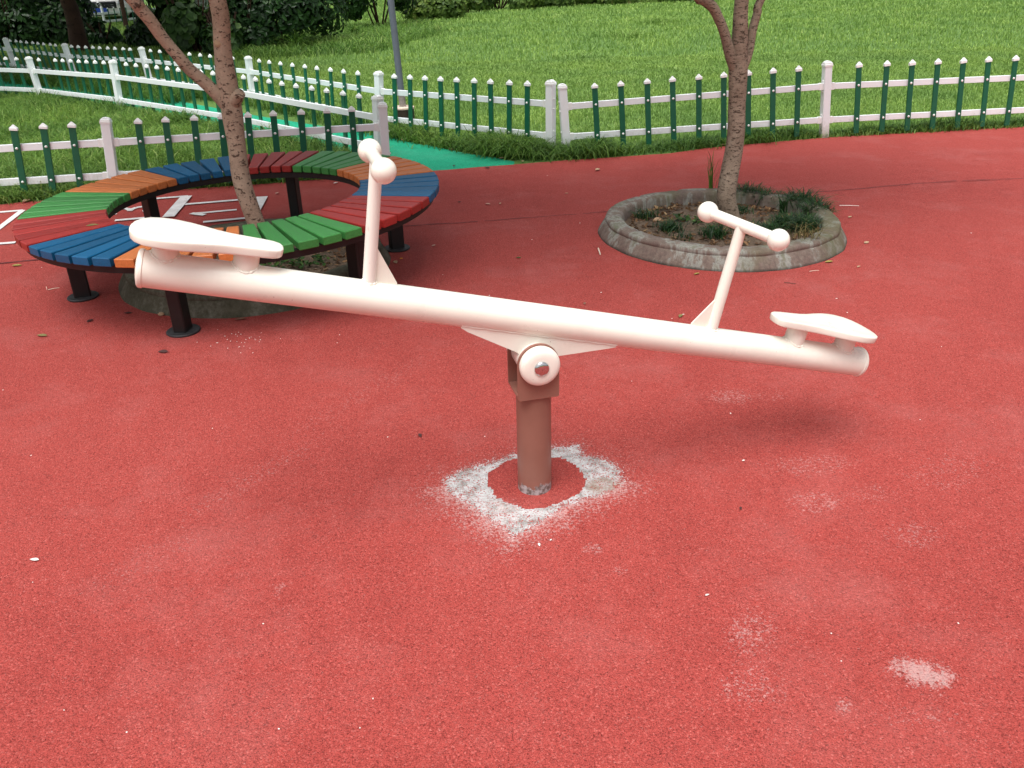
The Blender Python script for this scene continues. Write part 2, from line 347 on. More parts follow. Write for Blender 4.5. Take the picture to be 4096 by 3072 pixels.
def leaves(P,N,L,wr,tint,droop=0.2):
    """folded rhombic leaves: P centres, N outward dirs, L lengths."""
    n=len(P); N=N/np.linalg.norm(N,axis=1)[:,None]
    r=rng.normal(size=(n,3)); T=np.cross(N,r); T/=np.linalg.norm(T,axis=1)[:,None]; T[:,2]-=droop; T/=np.linalg.norm(T,axis=1)[:,None]
    B=np.cross(N,T); B/=np.linalg.norm(B,axis=1)[:,None]; L=L[:,None]; w=L*wr
    V=np.zeros((n,6,3),np.float32); V[:,0]=P-T*L*.5; V[:,1]=P-T*L*.12+B*w*.5+N*L*.06; V[:,2]=P+T*L*.22+B*w*.42+N*L*.05
    V[:,3]=P+T*L*.5-N*L*.08; V[:,4]=P+T*L*.22-B*w*.42+N*L*.05; V[:,5]=P-T*L*.12-B*w*.5+N*L*.06
    b=np.arange(n)[:,None]*6
    return V.reshape(-1,3),np.concatenate([b+np.array([[0,1,2,3]]),b+np.array([[0,3,4,5]])]),None,np.repeat(tint,6)
def inpoly(X,Y,poly):
    ins=np.zeros(len(X),bool); n=len(poly); j=n-1
    for i in range(n):
        xi,yi=poly[i][0],poly[i][1]; xj,yj=poly[j][0],poly[j][1]
        c=((yi>Y)!=(yj>Y))&(X<(xj-xi)*(Y-yi)/((yj-yi)+1e-12)+xi); ins^=c; j=i
    return ins
def GP(l): return [tuple(G(*q))[:2] for q in l]
def copy_tree(o,parent=None,mat=None):
    c=o.copy(); COL.objects.link(c)
    if parent is not None: c.parent=parent
    if mat is not None: c.matrix_local=mat
    for ch in o.children: copy_tree(ch,c)
    return c

# ------------------------------------------------------------------ ground, rubber surfaces, markings
edge_px=[(-900,905),(0,822),(108,809),(300,792),(730,761),(1325,718),(1560,701),(1749,684),(2057,661),(2280,643),(2650,619),(2807,597),(3072,572),(3299,553),(3700,530),(4096,509),(5200,455)]
seam_px=[(-900,1140),(0,1061),(200,1042),(900,975),(1591,915),(2200,873),(2466,850),(2850,812),(3276,774),(3419,763),(3813,730),(4096,722),(5200,668)]
edge=GP(edge_px); seam=GP(seam_px)
ter=build('ground',([(-300,-60,0),(300,-60,0),(300,400,0),(-300,400,0)],[(0,1,2,3)]),'terrain',smooth=False); tag(ter,kind='structure')
def interp(poly,x):
    xs=[p[0] for p in poly]; ys=[p[1] for p in poly]; return float(np.interp(x,xs,ys))
# far rubber sheet as strips
xs=sorted(set([p[0] for p in edge]+[p[0] for p in seam]+list(np.linspace(-8,9,60)))); x0=max(edge[0][0],seam[0][0]); x1=min(edge[-1][0],seam[-1][0]); xs=[x for x in xs if x0<=x<=x1]
V=[];F=[]
erg=random.Random(3)
for x in xs: V+= [(x,interp(seam,x)-0.05,0.006),(x,interp(edge,x)+erg.uniform(-.012,.012),0.006)]
F=[(2*i,2*i+2,2*i+3,2*i+1) for i in range(len(xs)-1)]
o=build('playground_surface',(V,F),'red',smooth=False); tag(o,kind='structure')
# near rubber sheet, fine grid so that the wear around the post and the dusty marks have their own shapes
PX,PY=0.0674,2.4025     # post position
gx=np.unique(np.round(np.concatenate([np.linspace(-14,-3,12),np.linspace(-3,3,151),np.linspace(3,14,12),np.linspace(PX-.5,PX+.5,101)]),4))
gy=np.unique(np.round(np.concatenate([np.linspace(-6,0.8,8),np.linspace(0.8,3.3,64),np.linspace(PY-.5,PY+.5,101)]),4)); gy=gy[gy<=3.3]
gv=np.linspace(0,1,24)[1:]
Xs,Ys=[],[]
rows=[]
for y in gy: rows.append([(x,y) for x in gx])
for v in gv: rows.append([(x,3.3+(interp(seam,x)-3.3)*v+(0.006*math.sin(x*7)+0.004*math.sin(x*23) if v==1 else 0)) for x in gx])
V=np.array(rows).reshape(-1,2); nx=len(gx); ny=len(rows)
idx=np.arange(nx*ny).reshape(ny,nx); Q=np.stack([idx[:-1,:-1],idx[:-1,1:],idx[1:,1:],idx[1:,:-1]],-1).reshape(-1,4)
o=np_mesh('playground_surface',np.column_stack([V,np.full(len(V),0.011)]),Q,None,'red'); tag(o,kind='structure')
ox,oy=V[:,0]-PX,V[:,1]-PY; rr=np.hypot(ox,oy); th=np.arctan2(oy,ox)
out_px=[(2660,1950),(2490,1885),(2420,1850),(2318,1845),(2308,1786),(2255,1800),(2205,1800),(2110,1812),(2020,1840),(1940,1868),(1850,1895),(1778,1935),(1800,1985),(1880,2025),(1945,2075),(2020,2120),(2050,2150),(2110,2130),(2190,2090),(2250,2035),(2330,2010),(2440,1980),(2478,1935),(2475,1890)]
out_px=[(2482,1945),(2478,1890),(2420,1850),(2330,1830),(2318,1790),(2290,1790),(2255,1800),(2205,1800),(2110,1812),(2020,1845),(1940,1868),(1850,1890),(1778,1935),(1800,1985),(1880,2025),(1945,2075),(2020,2125),(2050,2160),(2110,2130),(2190,2080),(2250,2035),(2330,2005),(2440,1980)]
oc=[G(*q) for q in out_px]; oa=np.array([math.atan2(p.y-PY,p.x-PX) for p in oc]); orr=np.array([math.hypot(p.x-PX,p.y-PY) for p in oc])
k=np.argsort(oa); oa=oa[k]; orr=orr[k]; ro=np.interp(th,np.concatenate([oa-2*np.pi,oa,oa+2*np.pi]),np.tile(orr,3))
ic=[G(*q) for q in [(1955,1935),(1965,1900),(2020,1860),(2090,1845),(2200,1840),(2250,1850),(2310,1885),(2335,1930),(2325,1975),(2250,2010),(2180,2040),(2110,2043),(2040,2020),(1985,1985)]]
ia=np.array([math.atan2(p.y-PY,p.x-PX) for p in ic]); ir=np.array([math.hypot(p.x-PX,p.y-PY) for p in ic]); k=np.argsort(ia); ia=ia[k]; ir=ir[k]
ri=.003*np.sin(th*7+1)+.002*np.sin(th*13)+.001*np.sin(th*31+2)+np.interp(th,np.concatenate([ia-2*np.pi,ia,ia+2*np.pi]),np.tile(ir,3))
wear=np.clip((ro-rr)/0.10,-2.0,.20)+0.44; wear=np.where(rr<ro+.10,wear,-2); inner=np.clip((rr-ri)/0.006,-1,1); wear=np.minimum(wear,np.where(inner<0,-2,1.0)+0*inner); wear=np.where(inner<0,-1.0,wear); wear=np.where((inner>=0)&(rr<ri+.035),np.minimum(wear+.04,.7),wear)
halo=np.clip(1-(rr-ro)/0.17,0,1)*(rr>=ro)*np.where(oy<0.02,1,.45)*.80
dust=halo
def ell(cx,cy,rx,ry,amp,ang=0,soft=1.0,ring=0):
    c=G(cx,cy); e1=G(cx+rx,cy+ang); e2=G(cx,cy-ry); a=(e1-c).xy; b=(e2-c).xy
    M2=np.linalg.inv(np.array([[a.x,b.x],[a.y,b.y]])); u=M2@np.array([V[:,0]-c.x,V[:,1]-c.y]); q=np.hypot(u[0],u[1])
    return amp*np.clip((1.25-q)/(0.6*soft),0,1)*(1 if not ring else np.clip(q*1.2,0.35,1))
for e in [(3262,2020,135,50,.40),(3480,1985,110,40,.28),(2925,1595,110,34,.42),(3090,1590,90,25,.28),(1000,1930,330,45,.24,-190),(1500,1560,300,40,.22,-170),(600,2250,260,60,.2,-120),(3680,2705,120,55,1.05,35,.6),(3390,2825,40,26,.7),(3000,2540,110,100,.42),(3010,2760,150,80,.38),(2370,2205,45,25,.5),(2480,2295,35,18,.45),(2000,2065,110,60,.55),(1860,2010,90,40,.4),(3650,2150,120,60,.35),(1120,2370,40,30,.5),(3690,2880,180,50,.30),(3240,1870,200,45,.35),(3800,1900,200,80,.25)]:
    dust=np.maximum(dust,ell(*e))
brown=ell(2420,1955,75,32,1.0)
for nm,ar in(('wear',wear),('dust',dust),('brown',brown)):
    a=o.data.attributes.new(nm,'FLOAT','POINT'); a.data.foreach_set('value',ar.astype(np.float32))
# dark open joint between the two pours
jv=[];jf=[]
jr=random.Random(5)
for i,x in enumerate(np.linspace(-9,9,400)):
    y=interp(seam,x)+0.006*math.sin(x*7)+0.004*math.sin(x*23); w=0.004+0.003*jr.random()+ (0.004 if x<-2 else 0)
    jv+=[(x,y-w,0.0145),(x,y+w,0.0145)]
jf=[(2*i,2*i+2,2*i+3,2*i+1) for i in range(399) if jr.random()<0.93]
tag(build('surface_seam',(jv,jf),'crack',smooth=False),kind='structure')
# green path
path_up=[(-300,262),(0,312),(162,330),(350,352),(648,393),(1033,465),(1283,505),(1556,546),(1700,580),(1850,612),(1997,636),(2057,648)]
path_lo=[(2057,664),(1749,688),(1600,702),(1560,698),(1530,640),(1400,618),(1250,592),(1117,568),(972,540),(760,488),(546,440),(340,405),(120,385),(0,378),(-300,350)]
tag(build('path',sheet(GP(path_up+path_lo),0.004),'green_rubber',smooth=False),kind='structure')
# hopscotch
def strip(a,b,w,wp=None):
    a,b=Vector(a[:2]),Vector(b[:2]); d=(b-a).normalized(); n=Vector((-d.y,d.x))
    return [tuple(a-n*w/2),tuple(b-n*(wp or w)/2),tuple(b+n*(wp or w)/2),tuple(a+n*w/2)]
hv=[];hf=[]
def addp(poly,z):
    k=len(hv); hv.extend([(p[0],p[1],z) for p in poly]); hf.append(tuple(range(k,k+len(poly))))
cz=0.0105; lw=0.045
for i,(a,b) in enumerate([((-220,872),(92,846)),((92,846),(-60,962)),((-220,998),(64,976)),((556,806),(752,790)),((727,825),(1050,798)),((461,889),(600,877)),((814,896),(985,880)),((40,1),(1,1))][:7]):
    addp(strip(G(*a),G(*b),lw),cz+0.0008*i)
addp(strip(G(748,792),G(675,876),0.085),cz+0.007); addp(strip(G(1050,795),G(1020,850),0.085),cz+0.0078)
def stroke(pts,w,z):
    for i in range(len(pts)-1): addp(strip(G(*pts[i]),G(*pts[i+1]),w),z+0.0006*i)
stroke([(948,844),(772,860)],0.04,cz+0.0005); stroke([(766,860),(796,864),(820,867)],0.045,cz+0.0035)
stroke([(462,863),(446,860),(450,851),(472,842),(492,840),(510,841),(524,848)],0.040,cz); stroke([(519,850),(530,842),(548,836),(570,833),(592,829),(608,832),(608,842),(592,850),(572,853)],0.040,cz+.0012)
tag(build('hopscotch_marking',(hv,hf),'paint',smooth=False),kind='structure')

# ------------------------------------------------------------------ seesaw
A=Vector((PX,PY,0.6159)); d=Vector((0.939705,0.230877,-0.252290)); s=Vector((0.238596,-0.971119,0)); u=Vector((0.245003,0.060195,0.967652))
ss=empty('seesaw',(PX,PY,0.011),'cream steel seesaw with two saddle seats, tilted down to the right on a brown post','seesaw')
def P(t,b=0.0,h=0.0): return A+d*t+s*b+u*h
T0,T1,RB=-1.108,1.225,0.0499
build('beam',tube([P(T0+.012),P(-.5),P(0),P(.6),P(T1-.012)],RB,48,cap=False),'cream',ss)
for t,sg in((T0,-1),(T1,1)):
    prof=[(RB,0.0),(RB+.0022,0.002),(RB+.0022,0.010),(RB+.0005,0.0125),(RB*.93,0.0155),(RB*.6,0.019),(0.0008,0.021)]
    build('end_cap',lathe(P(t-sg*0.0135),d*sg,prof,48,(False,True)),'cream',ss)
def seat(tc,sg,h0):
    # sg=+1: wide end towards +t
    half=[(-.205,.0),(-.204,.018),(-.197,.034),(-.182,.044),(-.155,.050),(-.11,.054),(-.06,.060),(-.02,.071),(.02,.087),(.06,.100),(.10,.107),(.135,.105),(.165,.094),(.186,.074),(.199,.046),(.204,.018),(.205,0)]
    out=[(x,y) for x,y in half]+[(x,-y) for x,y in half[-2:0:-1]]
    V=[];F=[];n=len(out)
    def lay(h,sc,dish=0): 
        for x,y in out: V.append(P(tc+sg*x*sc*.94,y*sc*(1 if sg>0 else 1),h+dish*(abs(y)/.1)**2))
    lays=[(h0,.90),(h0,.965),(h0+.002,.985),(h0+.005,.992),(h0+.018,1.0),(h0+.0215,.997),(h0+.0235,.985),(h0+.0242,.965),(h0+.0238,.8),(h0+.0225,.35)]

    for h,sc in lays: lay(h,sc,0.003)
    for i in range(len(lays)-1):
        for k in range(n): a=i*n+k;b=i*n+(k+1)%n; F.append((a,b,b+n,a+n))
    F.append(tuple(range(n-1,-1,-1))); F.append(tuple((len(lays)-1)*n+k for k in range(n)))
    if sg<0: F=[tuple(reversed(f)) for f in F]
    o=build('seat',(V,F),'cream',ss,auto=35)
    for dt in(-.103,.10):
        t=tc+(.018 if sg>0 else -.003)+sg*dt
        build('seat_support',tube([P(t,0,RB-.012),P(t,0,h0+.001)],.034,32),'cream',o)
        build('weld_bead',torus(P(t,0,0),u,t),'cream',o)
def torus(c,ax,t0,R0=.0345,r=.0035,n=40,m=8):
    V=[];F=[]
    for i in range(n):
        a=2*math.pi*i/n; ct,st_=math.cos(a),math.sin(a)
        x,y=R0*ct,R0*st_; h=math.sqrt(max(RB*RB-y*y,0)); q=P(t0+x,y,h)
        rd=(d*ct+s*st_).normalized(); up=u
        rr=r*(1+.25*math.sin(i*2.1)+.2*math.sin(i*3.7))
        for k in range(m):
            b=2*math.pi*k/m; V.append(q+rd*(rr*math.cos(b))+up*(rr*math.sin(b)))
    for i in range(n):
        for k in range(m): F.append((i*m+k,((i+1)%n)*m+k,((i+1)%n)*m+(k+1)%m,i*m+(k+1)%m))
    return V,F
seat(-.942,-1,.088); seat(1.017,1,.098)
def handle(tf,tt,ht,sg,tilt,worn):
    foot=P(tf,0,RB-.01); top=P(tt,0,ht)
    h=build('handle',tube([foot,foot.lerp(top,.5),top],[.0190,.0185,.0175],28),'cream_worn' if worn else 'cream',ss)
    e=(s+d*tilt).normalized(); hl=.128 if worn else .139
    V,F=tube([top-e*hl,top+e*hl],.0182,28); build('crossbar',(V,F),'cream',h)
    for k in(-1,1): build('ball_grip',sphere(top+e*(hl*1.02*k),.0335,32,20),'cream',h)
    # gusset: thin triangular plate on the pivot side
    a=P(tf+sg*.012,0,RB-.004); b=P(tf+sg*.078,0,RB-.002); c=P(tf+(tt-tf)*.30+sg*.012,0,RB+.105); b2=P(tf+sg*.078,0,RB+.006)
    V=[];
    for k in(-.003,.003): V+=[a+s*k,b+s*k,b2+s*k,c+s*k]
    F=[(3,2,1,0),(4,5,6,7),(0,1,5,4),(1,2,6,5),(2,3,7,6),(3,0,4,7)]
    build('gusset',(V,F),'cream',h,smooth=False)
    ring=[]
    build('weld_bead',torus(P(tf,0,0),u,tf,.0195,.0035,28),'cream',h)
handle(-.506,-.541,.386,1,.03,True); handle(.612,.597,.391,-1,.40,False)
# pivot: saddle web, hub sleeve, cap, fork and post
HC=-.118                      # hub centre under the beam axis along u
hub=P(.030,0,HC)
sax=s
web=[P(-.222,0,-.046),P(-.20,0,-.056),P(-.035,0,-.102),P(.03,0,-.135),P(.095,0,-.100),P(.262,0,-.053),P(.284,0,-.046),P(.28,0,-.038),P(.03,0,-.036),P(-.218,0,-.038)]
V=[];n=len(web)
for k,sc in((-.030,1),(-.026,1),(.026,1),(.030,1)): V+=[p+s*k for p in web]
F=[]
for i in range(3):
    for k in range(n): a=i*n+k;b=i*n+(k+1)%n; F.append((a,b,b+n,a+n))
F+= [tuple(range(n-1,-1,-1)),tuple(3*n+k for k in range(n))]
br=build('saddle_bracket',(V,F),'cream',ss,auto=25)
build('weld_bead',tube([P(-.222+.506*i/30,.0315,-.0385+.0012*math.sin(i*1.9)) for i in range(31)],.0030,8),'cream',br)
build('hub_sleeve',lathe(hub-s*.052,s,[(.055,0),(.0565,.002),(.0565,.102),(.055,.104)],48),'cream',ss)
dome=[(.059,0),(.0625,.003),(.0635,.010),(.0625,.020),(.058,.027),(.048,.0315),(.034,.033),(.026,.033)]
cp=build('axle_cap',lathe(hub+s*.0668,s,dome,48,(True,True)),'cream',ss)
build('axle_cap',lathe(hub-s*.0668,-s,dome,48,(True,True)),'cream',ss)
build('axle_bolt',lathe(hub+s*(.0668+.033),s,[(.0235,0.0004),(.0235,.003),(.021,.0065),(.014,.009),(.001,.0102)],40,(True,False)),'chrome',cp)
# fork: U of 10 mm plate, legs either side of the hub, rounded tops
hz=Vector((s.y*-1,s.x,0)).normalized()      # horizontal, in the plane of the plates
if hz.dot(d)<0: hz=-hz
Z=Vector((0,0,1)); hw=.0655; bot=.375
def plate(sg):
    base=hub+s*(sg*.0615); pts=[]
    zb=bot-hub.z
    pts.append(base+hz*(-hw)+Z*(zb+.02)); 
    for i in range(4): a=math.pi+ i/3*math.pi/2; pts.append(base+hz*(-hw+.006+.006*math.cos(a))+Z*(zb+.006+.006*math.sin(a)))
    for i in range(4): a=1.5*math.pi+i/3*math.pi/2; pts.append(base+hz*(hw-.006+.006*math.cos(a))+Z*(zb+.006+.006*math.sin(a)))
    for i in range(25): a=math.pi*i/24; pts.append(base+hz*(hw*math.cos(a))+Z*(hw*math.sin(a)))
    n=len(pts);V=[]
    for k in(-.005,.005): V+=[p+s*k for p in pts]
    F=[(k,(k+1)%n,(k+1)%n+n,k+n) for k in range(n)]+[tuple(range(n-1,-1,-1)),tuple(n+k for k in range(n))]
    return V,F
fk=build('fork',join(plate(1),plate(-1),box(Vector((hub.x,hub.y,bot+.0065)),hz,s,Z,hw-.001,.057,.005,.002)),'brown',ss,auto=30)
pc_=Vector((PX,PY,0))
build('post',tube([pc_+Z*(-.05),pc_+Z*.2,pc_+Z*(bot+.001)],.0560,48),'brown',ss)
build('weld_bead',lathe(pc_,Z,[(.056,bot-.008),(.060,bot-.004),(.061,bot+.0005)],40,(False,False)),'brown',ss)

# ------------------------------------------------------------------ circular bench
BC=Vector((-1.50,4.72,0)); BH=.465; RO_,RI_=1.120,.678; tx,ty=.022,.005
def bz(x,y): return BH+tx*(x-BC.x)+ty*(y-BC.y)
bench=empty('ring_bench',(BC.x,BC.y,0.011),'round ring bench of multicoloured wooden slats circling the leaning tree','bench')
# slat colours, counter-clockwise by angle; phase taken from the photo
bp=G(290,752,BH); ang0=math.atan2(bp.y-BC.y,bp.x-BC.x)     # left green | left orange joint (outer end)
pal=['w_orange','w_blue','w_red','w_green']
slat_mesh={}
def slat_vf():
    """slat along +X from RI to RO, top at 0"""
    a=math.pi/60*0.80; V=[];F=[]; th_=.042; b=.004
    def rg(z,i): 
        x0=RI_+i; x1=RO_-i
        y0=math.tan(a)*RI_-i; y1=math.tan(a)*RO_-i
        return [(x0,-y0,z),(x1,-y1,z),(x1,y1,z),(x0,y0,z)]
    for z,i in((-th_,b),(-th_+b,0),(-b,0),(0,b)): V+=rg(z,i)
    for k in range(3):
        for j in range(4): p=k*4+j;q=k*4+(j+1)%4; F.append((p,q,q+4,p+4))
    F+=[(3,2,1,0),(12,13,14,15)]; return V,F
nS=60; tiltM=Matrix.Rotation(math.atan(ty),4,'X')@Matrix.Rotation(-math.atan(tx),4,'Y')
for i in range(nS):
    seg=i//5; c=pal[seg%4]; a=ang0-(i+.5)*2*math.pi/nS
    if c not in slat_mesh:
        o=build('slat',slat_vf(),c,None,smooth=False); slat_mesh[c]=o
    else: o=slat_mesh[c].copy(); COL.objects.link(o)
    o.parent=bench; o.matrix_local=Matrix.Translation((0,0,BH-.011+random.uniform(-.0015,.0015)))@tiltM@Matrix.Rotation(a+random.uniform(-.002,.002),4,'Z')@Matrix.Rotation(random.uniform(-.004,.004),4,'X')
def ringbar(r,w,z0,z1,n=96):
    V=[];F=[]
    for k in range(n):
        a=2*math.pi*k/n
        for rr_,z in((r-w/2,z0),(r+w/2,z0),(r+w/2,z1),(r-w/2,z1)):
            x,y=BC.x+rr_*math.cos(a),BC.y+rr_*math.sin(a); V.append((x,y,bz(x,y)+z))
    for k in range(n):
        for j in range(4): p=k*4+j;q=k*4+(j+1)%4;kk=((k+1)%n-k)*4; F.append((p,q,q+kk,p+kk))
    return V,F
build('ring_rail',ringbar(RI_+.035,.035,-.078,-.0435),'black',bench); build('ring_rail',ringbar(RO_-.045,.035,-.078,-.0435),'black',bench)
for k in range(6):
    a=R(204+60*k); rf=.888; c=Vector((BC.x+rf*math.cos(a),BC.y+rf*math.sin(a),0)); er=Vector((math.cos(a),math.sin(a),0)); et=Vector((-er.y,er.x,0))
    top=bz(c.x,c.y)-.079
    # flat tapered arm under the slats + square tube leg
    lg=build('leg',box(c+Z*((top+.011)/2),er,et,Z,.042,.032,(top-.011)/2+.001,.006),'black',bench)
    build('bracket_arm',box(c+Z*(top+.017),er,et,Z,.175,.012,.0165,.003),'black',bench)
    build('foot_flange',lathe((c.x,c.y,.011),Z,[(.078,0),(.080,.003),(.080,.008),(.076,.0115)],40),'flange',lg)

# ------------------------------------------------------------------ planters, soil, plants in them
def planter(cx,cy,label,seed,soilz,pm='planter'):
    e=empty('tree_planter',(cx,cy,0.011),label,'planter'); rg=random.Random(seed)
    n=168; prof=[(.766,.008),(.762,.022),(.742,.055),(.724,.082),(.716,.088),(.719,.098),(.716,.112),(.704,.1195),(.66,.121),(.622,.1185),(.612,.108),(.606,.085),(.604,.02)]
    V=[];F=[]
    ph=[rg.random()*6 for _ in range(6)]
    for j,(r,z) in enumerate(prof):
        for k in range(n):
            a=2*math.pi*k/n; w=.0035*math.sin(3*a+ph[0])+.0025*math.sin(7*a+ph[1])+.0016*math.sin(19*a+ph[2])+rg.uniform(-.0012,.0012)
            zz=z+(.0028*math.sin(5*a+ph[3])+.0016*math.sin(13*a+ph[4])+rg.uniform(-.0008,.0008) if j>2 else 0)
            # radial joints between the cast segments
            sg=(a/(2*math.pi)*14)%1; 
            if min(sg,1-sg)<.045 and 4<j<12: zz-=.006; w-=.004 if j<8 else -.006
            V.append((cx+(r+w)*math.cos(a),cy+(r+w)*math.sin(a),zz))
    for j in range(len(prof)-1):
        for k in range(n): a_=j*n+k;b=j*n+(k+1)%n; F.append((a_,b,b+n,a_+n))
    build('kerb_ring',(V,F),pm,e,auto=50)
    # soil mound
    V=[];F=[];nr=26;na=72
    for i in range(nr+1):
        r=.615*i/nr
        for k in range(na):
            a=2*math.pi*k/na; V.append((cx+r*math.cos(a),cy+r*math.sin(a),soilz+.018*(1-(i/nr)**2)+rg.uniform(-.005,.005)+.006*math.sin(4*a+i*.4)))
    for i in range(nr):
        for k in range(na): a_=i*na+k;b=i*na+(k+1)%na; F.append((a_,a_+na,b+na,b))
    build('soil',(V,F),'soil',e)
    return e
C1=(-1.465,4.765); C2=(1.345,5.25)
planter(*C1,'low round concrete tree planter in the shade under the ring bench',1,.035,'planter_shaded'); planter(*C2,'low round weathered concrete tree planter standing free on the red rubber to the right',2,.038)
# leaf litter (stuff)
mats['litter']=grass_mat('dry_leaf_litter',srgb(70,50,38),srgb(120,88,66),srgb(158,122,92),srgb(186,158,124),0.8)
def litter(cx,cy,n,z,label,rmax=.59):
    r=rmax*np.sqrt(rng.uniform(0,1,n)); edge_=rng.uniform(0,1,n)<.45; r=np.where(edge_,rmax*(1-np.abs(rng.normal(0,.12,n))),r); a=rng.uniform(0,2*np.pi,n)
    Pn=np.stack([cx+r*np.cos(a),cy+r*np.sin(a),z+.018*(1-(r/.615)**2)+rng.uniform(.004,.016,n)],1)
    N=np.stack([rng.normal(0,.45,n),rng.normal(0,.45,n),np.ones(n)],1)
    v,q,t,ti=leaves(Pn,N,rng.uniform(.018,.058,n),.42,rng.uniform(0,1,n)**1.2,0.05)
    o=np_mesh('leaf_litter',v,q,t,'litter',ti,org=(cx,cy,z)); tag(o,label,'leaf litter',kind='stuff')
litter(*C1,620,.035,'dry brown leaves and twigs on the soil in the planter below the bench'); litter(*C2,820,.038,'dry brown leaves scattered on the soil of the free standing planter')
# grass tufts
def tuft(x,y,z,n,h,label,group,mat='lily',lean=(.5,1.1),w=.006,name='grass_tuft',cat='grass tuft',spread=.036):
    Pn=np.stack([x+rng.normal(0,spread,n),y+rng.normal(0,spread,n),np.full(n,z)],1)
    n=int(n*1.5); h*=1.25; Pn=np.stack([x+rng.normal(0,spread,n),y+rng.normal(0,spread,n),np.full(n,z)],1)
    v,q,t,ti=blades(Pn,rng.uniform(.55,1.05,n)*h,np.full(n,w),rng.uniform(*lean,n),np.clip(rng.beta(2,2.6,n),0,1))
    o=np_mesh(name,v,q,t,mat,ti,org=(x,y,z)); return tag(o,label,cat,group)
gp='lily turf tufts in the right planter'
for px,py,n,h,lb in [(2680,922,110,.09,'small dark grass tuft near the front left of the right planter soil'),(2860,948,110,.10,'dark grass tuft at the front rim of the right planter, below the handlebar'),(2730,952,30,.05,'tiny grass tuft between two larger ones at the front of the right planter'),
    (2990,800,200,.15,'dark grass tuft just right of the trunk at the back of the right planter'),(3060,812,150,.13,'grass tuft against the back wall of the right planter, beyond the trunk'),(3010,930,110,.08,'grass tuft behind the far handlebar ball grip in the right planter'),
    (3200,838,240,.17,'largest dark grass tuft at the right side of the right planter'),(3262,870,220,.15,'bushy grass tuft at the right rim of the right planter'),(3140,905,170,.11,'wide grass tuft right of centre in the right planter'),(3215,920,200,.13,'grass tuft hanging over the front right rim of the planter'),(3085,932,120,.09,'grass tuft at the front of the planter beside the near ball grip'),
    (2580,872,50,.075,'short tuft in the far left corner of the right planter'),(2960,850,60,.06,'thin tuft at the foot of the right tree'),(3150,812,90,.09,'tuft along the back right rim of the planter')]:
    g_=G(px,py,.05); tuft(g_.x,g_.y,.05,n,h,lb,gp)
g_=G(3220,955,.11); tuft(g_.x,g_.y,.11,34,.15,'dry yellowish grass drooping over the front right rim of the planter',gp,'dryblade',(.9,1.5),.004,spread=.04)
g_=G(2840,780,.07); tuft(g_.x,g_.y,.07,10,.34,'tall thin weed stalk left of the right tree trunk',None,'long',(.15,.5),.007,name='weed',cat='weed',spread=.008)
g_=G(3130,850,.07); tuft(g_.x,g_.y,.07,12,.17,'light green broad bladed weed among the dark tufts of the right planter',None,'lily',(.5,1.2),.010,name='weed',cat='weed',spread=.012)
def herb(px,py,n,r,label,z=.05):
    g_=G(px,py,z); Pn=np.stack([g_.x+rng.normal(0,r,n),g_.y+rng.normal(0,r,n),z+rng.uniform(.01,.05,n)],1)
    v,q,t,ti=leaves(Pn,np.stack([rng.normal(0,.5,n),rng.normal(0,.5,n),np.ones(n)],1),rng.uniform(.018,.035,n),.75,rng.uniform(0,.9,n))
    tag(np_mesh('herb_patch',v,q,t,'treeleaf',ti,org=tuple(g_)),label,'ground cover',kind='stuff')
herb(2730,888,34,.03,'small leafy herb left of centre in the right planter'); herb(2785,900,30,.028,'small leafy herb just left of the trunk front in the right planter')
herb(1190,1070,60,.05,'low leafy weed in the bench planter near its front right rim'); herb(1100,1065,70,.07,'low leafy weed in the bench planter behind the seesaw seat'); herb(1285,1055,40,.04,'small weed in the bench planter beside the green slats')

# ------------------------------------------------------------------ trees with crowns overhead
def crown(name,cx,cy,z0,rad,hgt,n,L,parent,mat='treeleaf',seed=0,flat=1.0):
    rg=np.random.default_rng(seed); k=26
    cl=rg.normal(size=(k,3)); cl/=np.linalg.norm(cl,axis=1)[:,None]; cl*=rg.uniform(.35,.95,k)[:,None]
    ci=rg.integers(0,k,n); q=rg.normal(size=(n,3)); q/=np.linalg.norm(q,axis=1)[:,None]; q*=(rg.uniform(.2,1,n)**.5)[:,None]
    off=cl[ci]+q*.36
    Pn=off*np.array([rad,rad,hgt/2])+np.array([cx,cy,z0+hgt/2]); N=q+np.array([0,0,.5])
    v,qq,t,ti=leaves(Pn,N,rg.uniform(.7,1.25,n)*L,.5,rg.beta(2,2.5,n))
    return np_mesh(name,v,qq,t,mat,ti,parent=parent)
def limb(pts_px,Y,rad,n=20,sub=3,noise=.03,seed=0,dy=None):
    pts=[]
    for i,q in enumerate(pts_px): pts.append(atY(q[0],q[1],Y+(dy[i] if dy else 0)))
    return pts
def smooth(pts,rad,m=4):
    P_=[Vector(p) for p in pts]; out=[];ro=[]
    for i in range(len(P_)-1):
        p0=P_[max(i-1,0)];p1=P_[i];p2=P_[i+1];p3=P_[min(i+2,len(P_)-1)]
        for k in range(m):
            t=k/m; out.append(.5*((2*p1)+(p2-p0)*t+(2*p0-5*p1+4*p2-p3)*t*t+(3*p1-p0-3*p2+p3)*t**3)); ro.append(rad[i]+(rad[i+1]-rad[i])*t)
    out.append(P_[-1]); ro.append(rad[-1]); return out,ro
def rpx(w,Y): return w/2/FPX*(Y*math.cos(PITCH)+.5*math.sin(PITCH))
